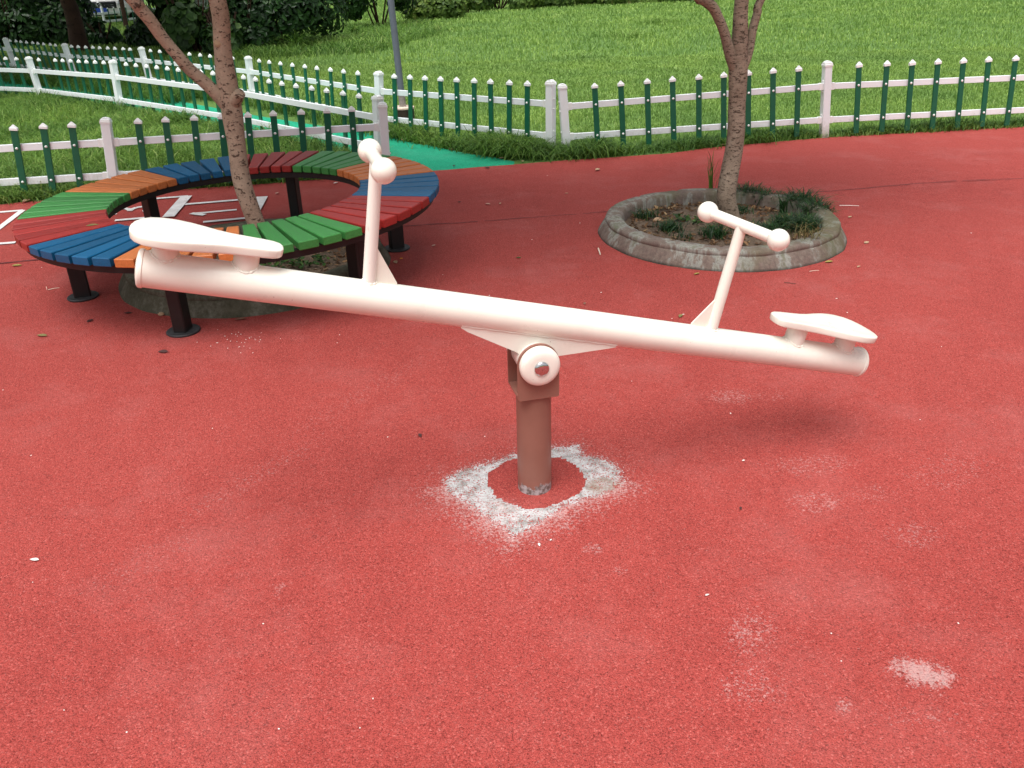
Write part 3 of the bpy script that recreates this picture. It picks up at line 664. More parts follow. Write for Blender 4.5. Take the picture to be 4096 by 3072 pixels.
# tree in the ring bench
Y1=C1[1]
t1=empty('playground_tree',(C1[0],C1[1],.055),'young leaning tree with pink brown spotted bark growing inside the ring bench','tree')
tp=[Vector((C1[0]+.09,C1[1]+.02,.02)),Vector((C1[0]+.085,C1[1],.08))]+limb([(1020,880),(966,717),(947,580),(930,463),(907,324),(889,185),(870,0)],Y1,0)
tp+=[tp[-1]+Vector((-.10,.05,.5)),tp[-1]+Vector((-.18,.12,1.1))]
tw=[rpx(w,Y1) for w in(104,82,74,76,72,84,82,66,67)]+[.036,.022]
p_,r_=smooth(tp,tw,5); tr1=build('trunk',tube(p_,r_,28,noise=.018,seed=3),'bark1',t1,auto=60)
bp_=limb([(925,445),(885,395),(828,338),(759,278),(700,210),(648,148),(600,80),(555,28),(510,-25)],Y1,0,dy=[0,-.01,-.03,-.05,-.07,-.09,-.12,-.14,-.16])
bp_+=[bp_[-1]+Vector((-.35,-.1,.5)),bp_[-1]+Vector((-.6,-.15,1.1))]
p_,r_=smooth(bp_,[rpx(w,Y1) for w in(62,56,50,48,46,46,48,50,48)]+[.028,.018],4); build('branch',tube(p_,r_,22,noise=.018,seed=4),'bark1',t1,auto=60)
st=limb([(925,425),(945,395),(962,372)],Y1,0,dy=[0,-.03,-.05]); stub=build('branch_stub',tube(st,[.040,.034,.028],18,noise=.05),'bark1',t1,auto=60)
kc=atY(879,171,Y1)-Vector((0,rpx(66,Y1)*.92,0)); build('pruning_scar',lathe(kc,(0.05,-1,.1),[(.019,0),(.0185,.004),(.014,.006)],18),'cutwood',t1)
crown('crown',C1[0]-.1,C1[1]+.2,2.15,2.2,1.9,8500,.13,t1,seed=11)
# tree in the free standing planter
Y2=5.42
t2=empty('playground_tree',(1.60,Y2,.06),'slim brown tree forking into three limbs, standing in the free standing round planter','tree')
tp=[atY(2921,905,Y2),atY(2921,868,Y2)]+limb([(2905,790),(2918,695),(2942,556),(2948,417),(2953,278),(2960,139),(2967,0)],Y2,0)
tp+=[tp[-1]+Vector((.03,.05,.5)),tp[-1]+Vector((.05,.1,1.2))]
p_,r_=smooth(tp,[rpx(w,Y2) for w in(90,82,82,78,72,70,76,62,54)]+[.034,.02],5); build('trunk',tube(p_,r_,28,noise=.016,seed=8),'bark2',t2,auto=60)
bp_=limb([(2950,300),(2925,232),(2908,170),(2893,118),(2872,68),(2850,28),(2812,-5),(2780,-30)],Y2,0,dy=[0,-.02,-.03,-.04,-.05,-.06,-.07,-.08])
bp_+=[bp_[-1]+Vector((-.4,-.1,.5))]; p_,r_=smooth(bp_,[rpx(w,Y2) for w in(48,46,40,38,38,40,42,38)]+[.02],4); build('branch',tube(p_,r_,20,noise=.03,seed=9),'bark2',t2,auto=60)
bp_=limb([(2965,290),(2995,208),(3010,120),(3030,50),(3047,-10)],Y2,0,dy=[0,.02,.04,.05,.06]); bp_+=[bp_[-1]+Vector((.25,.1,.5))]
p_,r_=smooth(bp_,[rpx(w,Y2) for w in(40,36,34,33,32)]+[.018],4); build('branch',tube(p_,r_,18,noise=.03,seed=10),'bark2',t2,auto=60)
kc=atY(2952,478,Y2)-Vector((-.004,rpx(60,Y2)*.9,0)); build('pruning_scar',lathe(kc,(.3,-1,.1),[(.016,0),(.015,.004),(.010,.006)],16),'cutwood',t2)
crown('crown',1.6,Y2+.1,2.4,1.6,1.8,3600,.13,t2,seed=12)

# ------------------------------------------------------------------ picket fences
hp=.66
def post_vf(h=hp,w=.035):
    a=box((0,0,h*.5-.02),(1,0,0),(0,1,0),(0,0,1),w,w,h*.5-.02+.02,.004); return a
def cap_vf(h=hp,w=.0385):
    z=h-.045; V=[];F=[]
    rings=[(w,w,z),(w,w,z+.016),(w-.003,w-.003,z+.019),(w-.004,w-.003,z+.030)]
    a=[]
    n=12
    for rx,ry,zz in rings:
        V+=[(-rx,-ry,zz),(rx,-ry,zz),(rx,ry,zz),(-rx,ry,zz)]
    for i in range(3):
        for k in range(4): p=i*4+k;q=i*4+(k+1)%4; F.append((p,q,q+4,p+4))
    F.append((3,2,1,0)); F.append((12,13,14,15))
    # arched ridge
    k0=len(V); m=10
    for yy in(-.020,.020):
        for i in range(m+1): a_=math.pi*i/m; V.append((-(w-.005)*math.cos(a_),yy,z+.029+.017*math.sin(a_)))
    for i in range(m): F.append((k0+i,k0+i+1,k0+m+2+i,k0+m+1+i))
    F.append(tuple(k0+m-i for i in range(m+1))); F.append(tuple(k0+m+1+i for i in range(m+1)))
    return V,F
def picket_vf(): return box((0,0,.325),(1,0,0),(0,1,0),(0,0,1),.0245,.009,.295,.002)
def pcap_vf():
    z=.598; w=.029; dp=.0135; V=[];F=[]
    for rx,ry,zz in((w,dp,z),(w,dp,z+.020),(w-.003,dp-.002,z+.023)): V+=[(-rx,-ry,zz),(rx,-ry,zz),(rx,ry,zz),(-rx,ry,zz)]
    for i in range(2):
        for k in range(4): p=i*4+k;q=i*4+(k+1)%4; F.append((p,q,q+4,p+4))
    F.append((3,2,1,0)); k=len(V); V+=[(-.004,-.004,z+.047),(.004,-.004,z+.047),(.004,.004,z+.047),(-.004,.004,z+.047)]
    for j in range(4): F.append((8+j,8+(j+1)%4,k+(j+1)%4,k+j))
    F.append((k,k+1,k+2,k+3)); return V,F
RAILZ=(.158,.447)
def rivet_vf(z,side=-1): return lathe((0,side*.009,z),(0,side,0),[(.0105,0),(.0105,.002),(.008,.006),(.003,.008)],12)
proto={}
def tmpl(kind,maker,mat):
    if kind not in proto:
        me=bpy.data.meshes.new(kind.split('#')[0]); v,f=maker(); me.from_pydata(v,[],f); me.update(); me.materials.append(mats[mat])
        if 'rivet' in kind: me.polygons.foreach_set('use_smooth',[True]*len(me.polygons))
        proto[kind]=me
    return proto[kind]
def inst(name,me,parent,mat=None):
    o=bpy.data.objects.new(name,me); COL.objects.link(o); o.parent=parent
    if mat is not None: o.matrix_local=mat
    return o
def basis(base,top,fwd):
    """z axis from base to top, x along fence"""
    z=(top-base).normalized(); x=(fwd-z*fwd.dot(z)).normalized(); y=z.cross(x); m_=Matrix((x,y,z)).transposed().to_4x4(); m_.translation=base; return m_
def solve_post(tx_,ty_,slope,by=None):
    if by is not None:
        b=G(tx_+slope*(by-ty_),by); return b,atY(tx_,ty_,b.y)
    lo,hi=ty_+20,ty_+700
    for _ in range(50):
        my=(lo+hi)/2; b=G(tx_+slope*(my-ty_),my); h=atY(tx_,ty_,b.y).z
        if h<hp: lo=my
        else: hi=my
    b=G(tx_+slope*(my-ty_),my); t=atY(tx_,ty_,b.y); return b,t
def fence(label,posts,front=True,n_pick=9,skip=(),rivets=True,extra=None,ext=None,lastcap=True,close=False):
    PT=[solve_post(*p) for p in posts]
    if ext:   # extend beyond the frame by extrapolation: (sections at start, at end)
        for _ in range(ext[0]): b0,t0_=PT[0];b1,_t=PT[1]; dd=(b0-b1); PT.insert(0,(b0+dd,t0_+dd))
        for _ in range(ext[1]): b0,t0_=PT[-1];b1,_t=PT[-2]; dd=(b0-b1); PT.append((b0+dd,t0_+dd))
    e=empty('picket_fence',PT[0][0],label,'fence','green and white picket fences'); o0=ORG[e.name]
    side=-1 if front else 1
    for i,(b,t) in enumerate(PT):
        j=min(i,len(PT)-2); fw=(PT[j+1][0]-PT[j][0]).normalized()
        if fw.x<0: fw=-fw
        mt=basis(b-o0,t-o0,fw)@Matrix.Diagonal((1,1,(t-b).length/hp,1))
        po=inst('post',tmpl('post',post_vf,'white_pvc'),e,mt); inst('post_cap',tmpl('post_cap',cap_vf,'cap_pvc'),po)
        for rz in RAILZ:
            for sx in(-1,1):
                kn=inst('screw_knob',tmpl('rivet_k',lambda:sphere((0,0,0),.0075,10,6),'cap_pvc'),po,Matrix.Translation((sx*.038,-.006,rz+.048)))
                kn=inst('screw_knob',tmpl('rivet_k',lambda:sphere((0,0,0),.0075,10,6),'cap_pvc'),po,Matrix.Translation((sx*.038,-.006,rz-.040)))
    for i in range(len(PT)-1):
        (b0,t0_),(b1,t1_)=PT[i],PT[i+1]; h0_=(t0_-b0).length/hp; h1_=(t1_-b1).length/hp; u0=(t0_-b0).normalized();u1=(t1_-b1).normalized(); fw=(b1-b0).normalized(); 
        if fw.x<0: fw=-fw
        L_=(b1-b0).length; yv=Vector((0,0,1)).cross(fw).normalized()
        if yv.y<0: yv=-yv      # yv points away from camera
        dirn=(b1-b0).normalized()
        for rz in RAILZ:
            a=b0+u0*(rz*h0_)+dirn*.033; c=b1+u1*(rz*h1_)-dirn*.033; dr=(c-a).normalized(); up=Vector((0,0,1)); nn=dr.cross(up).normalized(); up=nn.cross(dr)
            build('rail',box((a+c)/2,dr,nn,up,(c-a).length/2,.013,.0265,.002),'white_pvc',e,smooth=False)
            for q,sgn in((a,1),(c,-1)): build('rail_bracket',box(q+dr*(sgn*.022),dr,nn,up,.022,.0165,.031,.002),'cap_pvc',e,smooth=False)
        for k in range(n_pick):
            if (i,k) in skip: continue
            f=(1.2+k)/(2.4+n_pick-1); b=b0.lerp(b1,f); ud=u0.lerp(u1,f).normalized(); b=b+yv*(side*.0235)
            ud=(ud+Vector((random.uniform(-.014,.014),random.uniform(-.014,.014),0))).normalized()
            mt=basis(b-o0,b+ud-o0,fw)@Matrix.Diagonal((1,1,h0_+(h1_-h0_)*f,1)); pk=inst('picket',tmpl('picket',picket_vf,'green_pvc'),e,mt); inst('picket_cap',tmpl('picket_cap',pcap_vf,'cap_pvc'),pk)
            if rivets:
                for rz in RAILZ:
                    inst('rivet',tmpl('rivet%d%f'%(side,rz),(lambda rz=rz:rivet_vf(rz,-1)),'cap_pvc'),pk)
    return PT
fA=fence('green and white picket fence right behind the ring bench, nearest at the left',[(421,470,.141,772),(1529,409,.063,702)],ext=(1,0),skip={(0,0),(0,1),(0,2),(0,3)})
fB=fence('picket fence along the near side of the green path, rails facing the playground',[(-345,215,.42,380),(111,226,.33,402),(449,239,.175,449),(903,284,.15,527),(1508,380,.05,655)],front=False,rivets=False,skip={(1,1)})
fC=fence('long picket fence along the far side of the green path, sagging into grass',[(-170,132,.40,272),(18,150,.36,295),(255,173,.34,330),(562,187,.28,357),(991,224,.14,415),(1514,284,.03,530),(2203,319,.0,612)])
fD=fence('picket fence at the edge of the red rubber on the right, before the open lawn',[(2248,335,.065,612),(3310,243,-.049,551),(4375,200,-.16,497)])

# ------------------------------------------------------------------ grass
def field(poly,n,h,w,lean,mat,label,name='grass',x=None,y=None,tint=(2,2.4),z=0.0,ylog=False,clump=0,cat='grass',excl=None,fr=None):
    xs_=[p[0] for p in poly]; ys_=[p[1] for p in poly]; x=x or(min(xs_),max(xs_)); y=y or(min(ys_),max(ys_))
    m_=int(n*1.0); X=rng.uniform(*x,m_*4); 
    if ylog: Y=np.exp(rng.uniform(math.log(y[0]),math.log(y[1]),m_*4)); 
    else: Y=rng.uniform(*y,m_*4)
    ok=inpoly(X,Y,poly)&(np.abs(X)<.64*Y+1.0)
    if ylog: pass
    if excl is not None: ok&=~inpoly(X,Y,excl)
    X,Y=X[ok][:n],Y[ok][:n]; k=len(X)
    if clump:
        ph=np.sin(X*3.1+np.sin(Y*2.3)*1.7)*np.sin(Y*2.7+X*.8)+.5*np.sin(X*7.3+1)*np.sin(Y*6.1)
        hs_=1+clump*ph
    else: hs_=1
    hh=rng.uniform(*h,k)*hs_; sc=np.ones(k)
    if fr: sc=np.clip(Y/fr,1,4)
    v,q,t,ti=blades(np.stack([X,Y,np.full(k,z)],1),hh*np.sqrt(sc),rng.uniform(*w,k)*sc,rng.uniform(*lean,k),rng.beta(*tint,k))
    o=np_mesh(name,v,q,t,mat,ti); tag(o,label,cat,kind='stuff'); return o
Cb=[tuple(p[0])[:2] for p in fC]; Db=[tuple(p[0])[:2] for p in fD]; Ab=[tuple(p[0])[:2] for p in fA]; Bb=[tuple(p[0])[:2] for p in fB]
lawn=Cb+Db+[(12,10),(30,44),(-30,44)]
lawn_near=[(x_,y_-.05) for x_,y_ in Cb+Db]+[(11,9.2),(12,15.5),(-10.5,15.5)]
field(lawn_near,210000,(.035,.075),(.005,.009),(.2,.9),'lawn','short bright green lawn just beyond the fences',y=(7,15.5),clump=.22,fr=9)
field(lawn,170000,(.045,.08),(.006,.009),(.2,.8),'lawn','open lawn stretching away to the hedge',y=(15.3,44),ylog=True,clump=.2,fr=9)
# strip between bench fence and path fence
pl=GP([(-300,352),(0,380),(120,387),(340,407),(546,444),(760,492),(972,544),(1117,572),(1250,596),(1400,622),(1530,642),(1552,690)])
stripAB=pl+[tuple(p) for p in reversed(GP([(-900,900),(0,820),(108,808),(300,790),(730,759),(1325,716),(1540,700)]))]
field(stripAB,50000,(.09,.22),(.005,.0085),(.5,1.5),'long','rough uncut grass between the bench fence and the green path',clump=.3,tint=(2.6,1.9))
# fringes
def fringe(line,n,wid,h,w,lean,label,mat='long',off=0.0,bias=2.0,tint=(2,3)):
    L_=[Vector(p) for p in line]; seg=[(L_[i+1]-L_[i]).length for i in range(len(L_)-1)]; cum=np.concatenate([[0],np.cumsum(seg)])
    tt=rng.uniform(0,cum[-1],n); X=np.interp(tt,cum,[p.x for p in L_]); Y=np.interp(tt,cum,[p.y for p in L_])
    cl=.5+.5*np.sin(tt*5.3+1)*np.sin(tt*2.1+.4); keep=rng.uniform(0,1,n)<(.35+.65*cl); X,Y,cl=X[keep],Y[keep],cl[keep]; k=len(X)
    Y=Y+off+rng.normal(0,wid,k); X=X+rng.normal(0,wid*.6,k)
    v,q,t,ti=blades(np.stack([X,Y,np.zeros(k)],1),rng.uniform(*h,k)*(.6+.6*cl),rng.uniform(*w,k),rng.uniform(*lean,k),rng.beta(*tint,k))
    o=np_mesh('grass',v,q,t,mat,ti); tag(o,label,'grass',kind='stuff')
ed=lambda a:GP(a)
fringe(ed([(1560,548),(1700,582),(1850,605),(2000,625),(2100,632)]),3000,.09,(.08,.22),(.007,.012),(.5,1.3),'long arching grass spilling over the green path edge',off=.12)
fringe(ed([(1950,618),(2100,628),(2200,634),(2290,630),(2400,620)]),5200,.11,(.12,.30),(.007,.013),(.6,1.4),'thick tuft of long grass round the two gate posts',off=.10)
fringe(ed([(2300,634),(2500,622),(2700,605),(2900,585),(3072,570)]),4200,.07,(.07,.18),(.006,.011),(.5,1.3),'long grass along the foot of the right fence, left half',off=.10)
fringe(ed([(3072,568),(3299,552),(3600,536),(3900,520),(4150,506)]),4600,.06,(.06,.18),(.006,.010),(.4,1.2),'grass along the foot of the right fence, right half',off=.10)
fringe(ed([(-100,828),(108,806),(300,788),(730,757),(1325,714),(1545,696)]),3600,.06,(.06,.17),(.006,.010),(.5,1.3),'grass fringe overhanging the red rubber behind the bench',off=.07,tint=(2.4,2.2))
fringe([p for p in Cb[1:7]],8000,.10,(.10,.32),(.006,.011),(.5,1.2),'overgrown grass at the foot of the fence on the far side of the path',off=-.08)
fringe(GP([(-60,318),(162,334),(350,356),(560,384),(720,408)]),9000,.16,(.10,.34),(.006,.011),(.5,1.3),'weeds spilling over the shaded far end of the green path',off=.02)
fringe([p for p in Bb[1:5]],5000,.08,(.08,.28),(.006,.010),(.5,1.2),'taller grass along the fence on the near side of the path',off=-.10)

for px,py,h,lb in [(2500,150,.40,'darker coarse grass clump in the lawn left of the forked tree'),(2630,95,.42,'yellow green grass clump far out on the lawn'),(2330,235,.24,'low dark grass clump on the lawn beyond the gate posts'),(1190,205,.9,'tall upright grass clump in front of the glossy shrub'),(1420,150,.7,'tall grass clump between the two glossy shrubs'),(1340,185,.5,'grass clump at the right foot of the large glossy shrub')]:
    g_=G(px,py); tuft(g_.x,g_.y,0,220 if h<.6 else 90,h*.6,lb,'coarse clumps in the lawn','lawn' if h<.6 else 'long',(.4,1.2),.018,spread=.28 if h<.6 else .03)
field(GP([(930,245),(1500,215),(1800,130),(1700,95),(1300,150),(900,190)]),9000,(.12,.34),(.010,.018),(.4,1.2),'long','uncut rough grass under the glossy shrubs at the lawn edge',tint=(2.2,2.0))
# ------------------------------------------------------------------ lamp post in the lawn
lb=G(1618,490); yb=lb.y
lp=empty('lamp_post',tuple(lb),'leaning grey pipe lamp post on a dark round base in the lawn','lamp post')
build('base_sleeve',lathe(lb,Z,[(.118,0),(.116,.13),(.118,.165)],32,(True,False)),'stump_side',lp); build('base_plug',lathe(lb,Z,[(.121,.150),(.121,.166),(.112,.172),(.001,.172)],32,(True,False)),'stump_top',lp)
a=Vector((lb.x,lb.y,.17)); b=atY(1563,0,yb); dr=(b-a).normalized(); a.x=atY(1611,424,yb).x; dr=(b-a).normalized()
build('foot_pipe',tube([a-dr*.03,a+dr*.14],.0375,24),'pole_base',lp); build('blue_band',tube([a+dr*.135,a+dr*.175],.0384,24),'blue_tape',lp)
build('pole',tube([a+dr*.17,a+dr*1.2,a+dr*3.6],[.0365,.035,.033],24),'pole',lp)
hd=a+dr*3.6; build('lamp_head',lathe(hd,dr,[(.034,-.02),(.10,.02),(.12,.16),(.13,.20),(.05,.26),(.002,.28)],24),'pole',lp)

# ------------------------------------------------------------------ shrubs, hedge, background trees
def shrub(name,cx,cy,rx,ry,h,n,L,label,cat,mat='bushleaf',seed=0,base=.05,group=None,wr=.42,tint=(2,2.6)):
    rg=np.random.default_rng(seed); e=empty(name,(cx,cy,0),label,cat,group)
    k=max(10,int(n/260)); c=rg.normal(size=(k,3)); c/=np.linalg.norm(c,axis=1)[:,None]; c[:,2]=np.abs(c[:,2])*(rg.uniform(0,1.2,k) if base<.1 else 1.0); c*=rg.uniform(.45,.86,k)[:,None]
    ci=rg.integers(0,k,n); q=rg.normal(size=(n,3)); q/=np.linalg.norm(q,axis=1)[:,None]; off=c[ci]+q*(rg.uniform(.4,1,n)**.5*.30)[:,None]
    Pn=off*np.array([rx,ry,h*.85])+np.array([cx,cy,base+h*.12]); ok=Pn[:,2]>base; Pn=Pn[ok]; q=q[ok]; n=len(Pn)
    v,qq,t,ti=leaves(Pn,q+off[ok]*.8+np.array([0,-.2,.35]),rg.uniform(.7,1.25,n)*L,wr,rg.beta(*tint,n),.35)
    np_mesh('foliage',v,qq,t,mat,ti,parent=e)
    V=[];F=[];vf=[]
    for i in range(9):
        aa=rg.uniform(0,6.28); r0=rg.uniform(0,.25); vf.append(tube([(cx+rx*r0*math.cos(aa)*.4,cy+ry*r0*math.sin(aa)*.4,-.02),(cx+rx*.35*math.cos(aa),cy+ry*.35*math.sin(aa),h*.4),(cx+rx*.6*math.cos(aa),cy+ry*.6*math.sin(aa),h*.8)],[.025,.018,.008],6))
    build('stem',join(*vf),'bark_dark',e); return e
b1=G(1130,195); shrub('shrub',b1.x-.1,b1.y+.4,1.55,1.3,2.5,9000,.135,'large dark glossy leaved shrub at the lawn edge, left of the lamp post','shrub',seed=21,base=.18)
b2=G(1540,115); shrub('shrub',b2.x-.2,b2.y+.5,1.35,1.2,2.4,6500,.15,'dark glossy shrub directly behind the lamp post','shrub',seed=22,base=.2)
b3=G(740,215); shrub('shrub',b3.x+.2,b3.y+.3,1.05,.8,1.7,2600,.19,'broad leaved light green shrub behind the leaning tree trunk','shrub','treeleaf',seed=23,wr=.75,tint=(3,2))
b4=G(890,225); shrub('shrub',b4.x+.1,b4.y,.5,.4,1.0,650,.17,'small broad leaved shrub just right of the leaning trunk','shrub','treeleaf',seed=24,wr=.75,tint=(3,2))
# row of pale shrubs closing the lawn
hl=[(1720,85,1.1,1.5,'hedgeleaf','pale green overgrown bush right of the glossy shrubs'),(1850,62,1.3,1.35,'hedgeleaf','yellowish green bush second along the far lawn edge'),(2000,48,1.5,1.3,'hedgeleaf','brownish green bush third along the far lawn edge'),(2170,36,1.7,1.2,'hedgeleaf','low ragged bush left of centre on the far lawn edge'),(2360,28,1.9,1.0,'hedgeleaf','low bush at the far lawn edge beyond the gate posts'),(2600,18,2.2,.8,'hedgeleaf','low leafy bush far behind the fork of the right tree'),(2830,10,2.3,.65,'hedgeleaf','faint low bush farthest right along the lawn edge')]
for i,(px,py,r_,h_,mt,lb_) in enumerate(hl):
    g_=G(px,py); shrub('bush',g_.x,g_.y+r_*.6,r_,r_*.7,h_*1.05,2600,.16,lb_,'bush',mt,seed=30+i,base=.0,group='bushes along the far lawn edge',wr=.5,tint=(2.2,2.2))
# dark understory at left
ul=[(640,188,.95,1.15,'low dark bush behind the middle of the far path fence'),(965,212,.9,1.35,'dark leafy bush just right of the leaning trunk'),(40,188,1.7,2.7,'dark leafy bush at the far left edge behind the fences'),(210,180,1.3,2.4,'dark leafy bush left of the thick trunk'),(395,185,.5,.62,'dark broad leaved bush in front of the white car, right of the thick trunk')]
for i,(px,py,r_,h_,lb_) in enumerate(ul):
    g_=G(px,py); shrub('bush',g_.x,g_.y+.3,r_,r_*.7,h_,(2300,3000,5600,5600,330)[i],(.16,.15,.15,.15,.26)[i],lb_,'bush','bushleaf',seed=50+i,base=.0,group='dark bushes at the left',wr=.5)
mats['treeleaf_back']=mats['treeleaf']
def back_tree(px_pts,Y,widths,label,cr=None,mat='bark_dark',seed=0):
    pts=[G(*px_pts[0])]; Yb=pts[0].y
    pts+= [atY(q[0],q[1],Yb) for q in px_pts[1:]]
    e=empty('tree',tuple(pts[0]),label,'tree','trees beyond the fences'); up=(pts[-1]-pts[-2]).normalized(); up.z=abs(up.z)
    pts+=[pts[-1]+Vector((up.x*.4,up.y*.4,1.2)),pts[-1]+Vector((up.x*.5,.1,2.6))]
    rad=[w/2/FPX*(Yb*math.cos(PITCH)+.6) for w in widths]; rad+=[rad[-1]*.8,rad[-1]*.5]
    p_,r_=smooth(pts,rad,4); build('trunk',tube(p_,r_,16,noise=.05,seed=seed),mat,e,auto=60)
    if cr: crown('crown',pts[-1].x+cr[3],pts[-1].y+cr[4],cr[0],cr[1],cr[2],cr[5],.20,e,seed=seed+70)
    return e
back_tree([(322,205),(306,120),(285,40),(268,-10)],0,[78,62,58,56],'thick dark leaning trunk at the left behind the fences',(2.2,5.6,2.8,1.0,-4.2,24000),seed=1)
back_tree([(505,112),(497,60),(484,0)],0,[20,17,18],'slender brown trunk in front of the white car',(2.6,3.2,2.4,0,0,5000),seed=2)
back_tree([(640,100),(636,50),(622,0)],0,[17,16,16],'thin dark straight trunk between the leaning branch and the louvred cabinet',(2.6,2.4,2.2,0,0,2600),seed=3)
back_tree([(625,158),(590,125),(560,90),(553,50),(545,0)],0,[30,28,24,20,20],'black crooked trunk beside the slanting pink branch',(2.4,3.2,2.4,0,0,5000),seed=4)
# unseen crowns of these trees are sized and shifted to shade the left
# ------------------------------------------------------------------ far fence, car, cabinet
fe=G(445,78)
def far_fence():
    Yf=fe.y; p0=atY(330,72,Yf-1.2); p0=G(320,114); p1=G(830,62)
    e=empty('picket_fence',tuple(p0),'small far picket fence in front of the white car','fence','green and white picket fences'); o0=Vector(p0)
    L_=(p1-p0).length; fw=(p1-p0).normalized(); n=int(L_/.26); sc=.80
    for rz in RAILZ:
        a=p0+Z*rz*sc; c=p1+Z*rz*sc; build('rail',box((a+c)/2,fw,fw.cross(Z),Z,(c-a).length/2,.013,.034,.002),'white_pvc',e,smooth=False)
    for k in range(n+1):
        b=p0+fw*(.26*k)
        if k%10==4:
            po=inst('post',tmpl('post',post_vf,'white_pvc'),e,basis(b-o0,b+Z-o0,fw)@Matrix.Scale(.84,4)); inst('post_cap',tmpl('post_cap',cap_vf,'cap_pvc'),po)
        else:
            pk=inst('picket',tmpl('picket',picket_vf,'green_pvc'),e,basis(b+Vector((0,-.03,0))-o0,b+Vector((0,-.03,0))+Z-o0,fw)@Matrix.Scale(.80,4)); inst('picket_cap',tmpl('picket_cap',pcap_vf,'cap_pvc'),pk)
far_fence()
mats['carwhite']=simple('white_car_paint',lin(0.80,0.78,0.77),0.18,0,0.02,3,coat=.6); mats['carred']=simple('dark_red_car_paint',lin(0.22,0.015,0.02),0.2,0,0.02,3,coat=.6)
mats['carblack']=simple('black_grille_plastic',lin(0.012,0.012,0.018),0.3); mats['glass']=simple('car_glass',lin(0.02,0.025,0.03),0.05); mats['tyre']=simple('tyre_rubber',lin(0.015,0.015,0.015),0.8); mats['lampg']=simple('headlight_glass',lin(0.55,0.58,0.62),0.12); mats['plate']=simple('blue_licence_plate',lin(0.02,0.06,0.35),0.35)
def car(loc,rz,paint,label,emblem):
    e=empty('parked_car',tuple(loc),label,'car','parked cars beyond the trees')
    X=Vector((math.cos(rz),math.sin(rz),0)); Yc=Vector((-math.sin(rz),math.cos(rz),0)); L0=Vector(loc)
    def W_(x,y,z): return L0+X*x+Yc*y+Z*z
    # body: cross sections along length (y from front 0 to rear 4.4): half width, sill, shoulder, hood height
    secs=[(0.0,.62,.30,.62,.66),(.06,.74,.22,.70,.74),(.25,.84,.20,.78,.84),(.7,.88,.20,.84,.93),(1.15,.89,.20,.88,.99),(2.2,.90,.20,.90,1.0),(3.3,.89,.20,.92,1.02),(4.1,.86,.22,.94,1.04),(4.4,.78,.30,.90,.98)]
    V=[];F=[]
    for y,hw_,z0,z1,z2 in secs:
        prof=[(-hw_*.86,z0),(-hw_,z0+.12),(-hw_,z1*.8),(-hw_*.95,z1),(-hw_*.6,z2),(0,z2+.02),(hw_*.6,z2),(hw_*.95,z1),(hw_,z1*.8),(hw_,z0+.12),(hw_*.86,z0)]
        V+=[W_(x,y,z) for x,z in prof]
    n=11
    for i in range(len(secs)-1):
        for k in range(n): a_=i*n+k;b=i*n+(k+1)%n; F.append((a_,b,b+n,a_+n))
    F+=[tuple(range(n-1,-1,-1)),tuple((len(secs)-1)*n+k for k in range(n))]
    build('body',(V,F),paint,e,auto=40)
    V=[]
    cab=[(1.05,.78,.98,.60,1.0),(1.75,.76,1.0,.60,1.42),(2.9,.76,1.0,.60,1.47),(3.7,.76,1.02,.58,1.36),(4.15,.74,1.02,.62,1.04)]
    for y,w0,z0,w1,z1 in cab: V+=[W_(-w0,y,z0),W_(-w1,y,z1),W_(w1,y,z1),W_(w0,y,z0)]
    F=[]
    for i in range(4):
        for k in range(4): a_=i*4+k;b=i*4+(k+1)%4; F.append((a_,b,b+4,a_+4))
    F+=[(3,2,1,0),(16,17,18,19)]
    build('windows',(V,F),'glass',e,smooth=False)
    build('roof',prism([W_(-.58,1.8,1.425),W_(.58,1.8,1.425),W_(.58,3.65,1.37),W_(-.58,3.65,1.37)],0,[((0,0,.0),1.0),((0,0,.05),1.0),((0,0,.07),.93)]),paint,e)
    gr=build('grille',box(W_(0,-.005,.56),X,Yc,Z,.52,.03,.10,.02),'carblack',e)
    for k in range(3): build('grille_bar',box(W_(0,-.04,.50+.06*k),X,Yc,Z,.50,.006,.007,.002),'chrome',gr)
    build('lower_intake',box(W_(0,.01,.30),X,Yc,Z,.50,.05,.055,.02),'carblack',e)
    build('licence_plate',box(W_(0,-.045,.40),X,Yc,Z,.22,.008,.07,.003),'plate',e)
    for k in(-1,1):
        build('headlight',prism([W_(k*.56,.0,.55),W_(k*.80,.22,.60),W_(k*.82,.26,.74),W_(k*.58,.04,.67)],0,[(-Yc*0,1),(-Yc*.05,.97),(-Yc*.06,.8)]),'lampg',e)
        build('bumper_trim',box(W_(k*.66,.02,.35),X,Yc,Z,.08,.06,.03,.01),'lampg',e)
        for y in(.85,3.5):
            w=build('wheel',lathe(W_(k*.76,y,.31),X*k,[(.20,0),(.30,.01),(.315,.04),(.315,.14),(.30,.17),(.21,.175)],28),'tyre',e); build('rim',lathe(W_(k*.76,y,.31),X*k,[(.20,.15),(.19,.165),(.05,.178),(.02,.182)],20),'chrome',w)
    if emblem:
        em=[]; c=W_(0,-.048,.575)
        ring=[c+X*(.075*math.cos(2*math.pi*i/24))+Z*(.075*math.sin(2*math.pi*i/24)) for i in range(25)]
        em.append(tube(ring,.007,6,cap=False))
        for pts in ([(-.045,.055),(-.012,-.0),(0,.02),(.012,0),(.045,.055)],[(-.066,.02),(-.03,-.062),(0,-.01),(.03,-.062),(.066,.02)]):
            em.append(tube([c+X*a_+Z*b for a_,b in pts],.007,6))
        build('emblem',join(*em),'chrome',gr)
cl=G(402,98); car((cl.x,cl.y+.2,0),R(14),'carwhite','white car parked nose towards the playground beyond the trees',True)
car((cl.x+2.3,cl.y+3.2,0),R(14),'carred','dark red car mostly hidden behind the white car',False)
mats['louvre']=simple('grey_louvre_metal',lin(0.25,0.28,0.25),0.6)
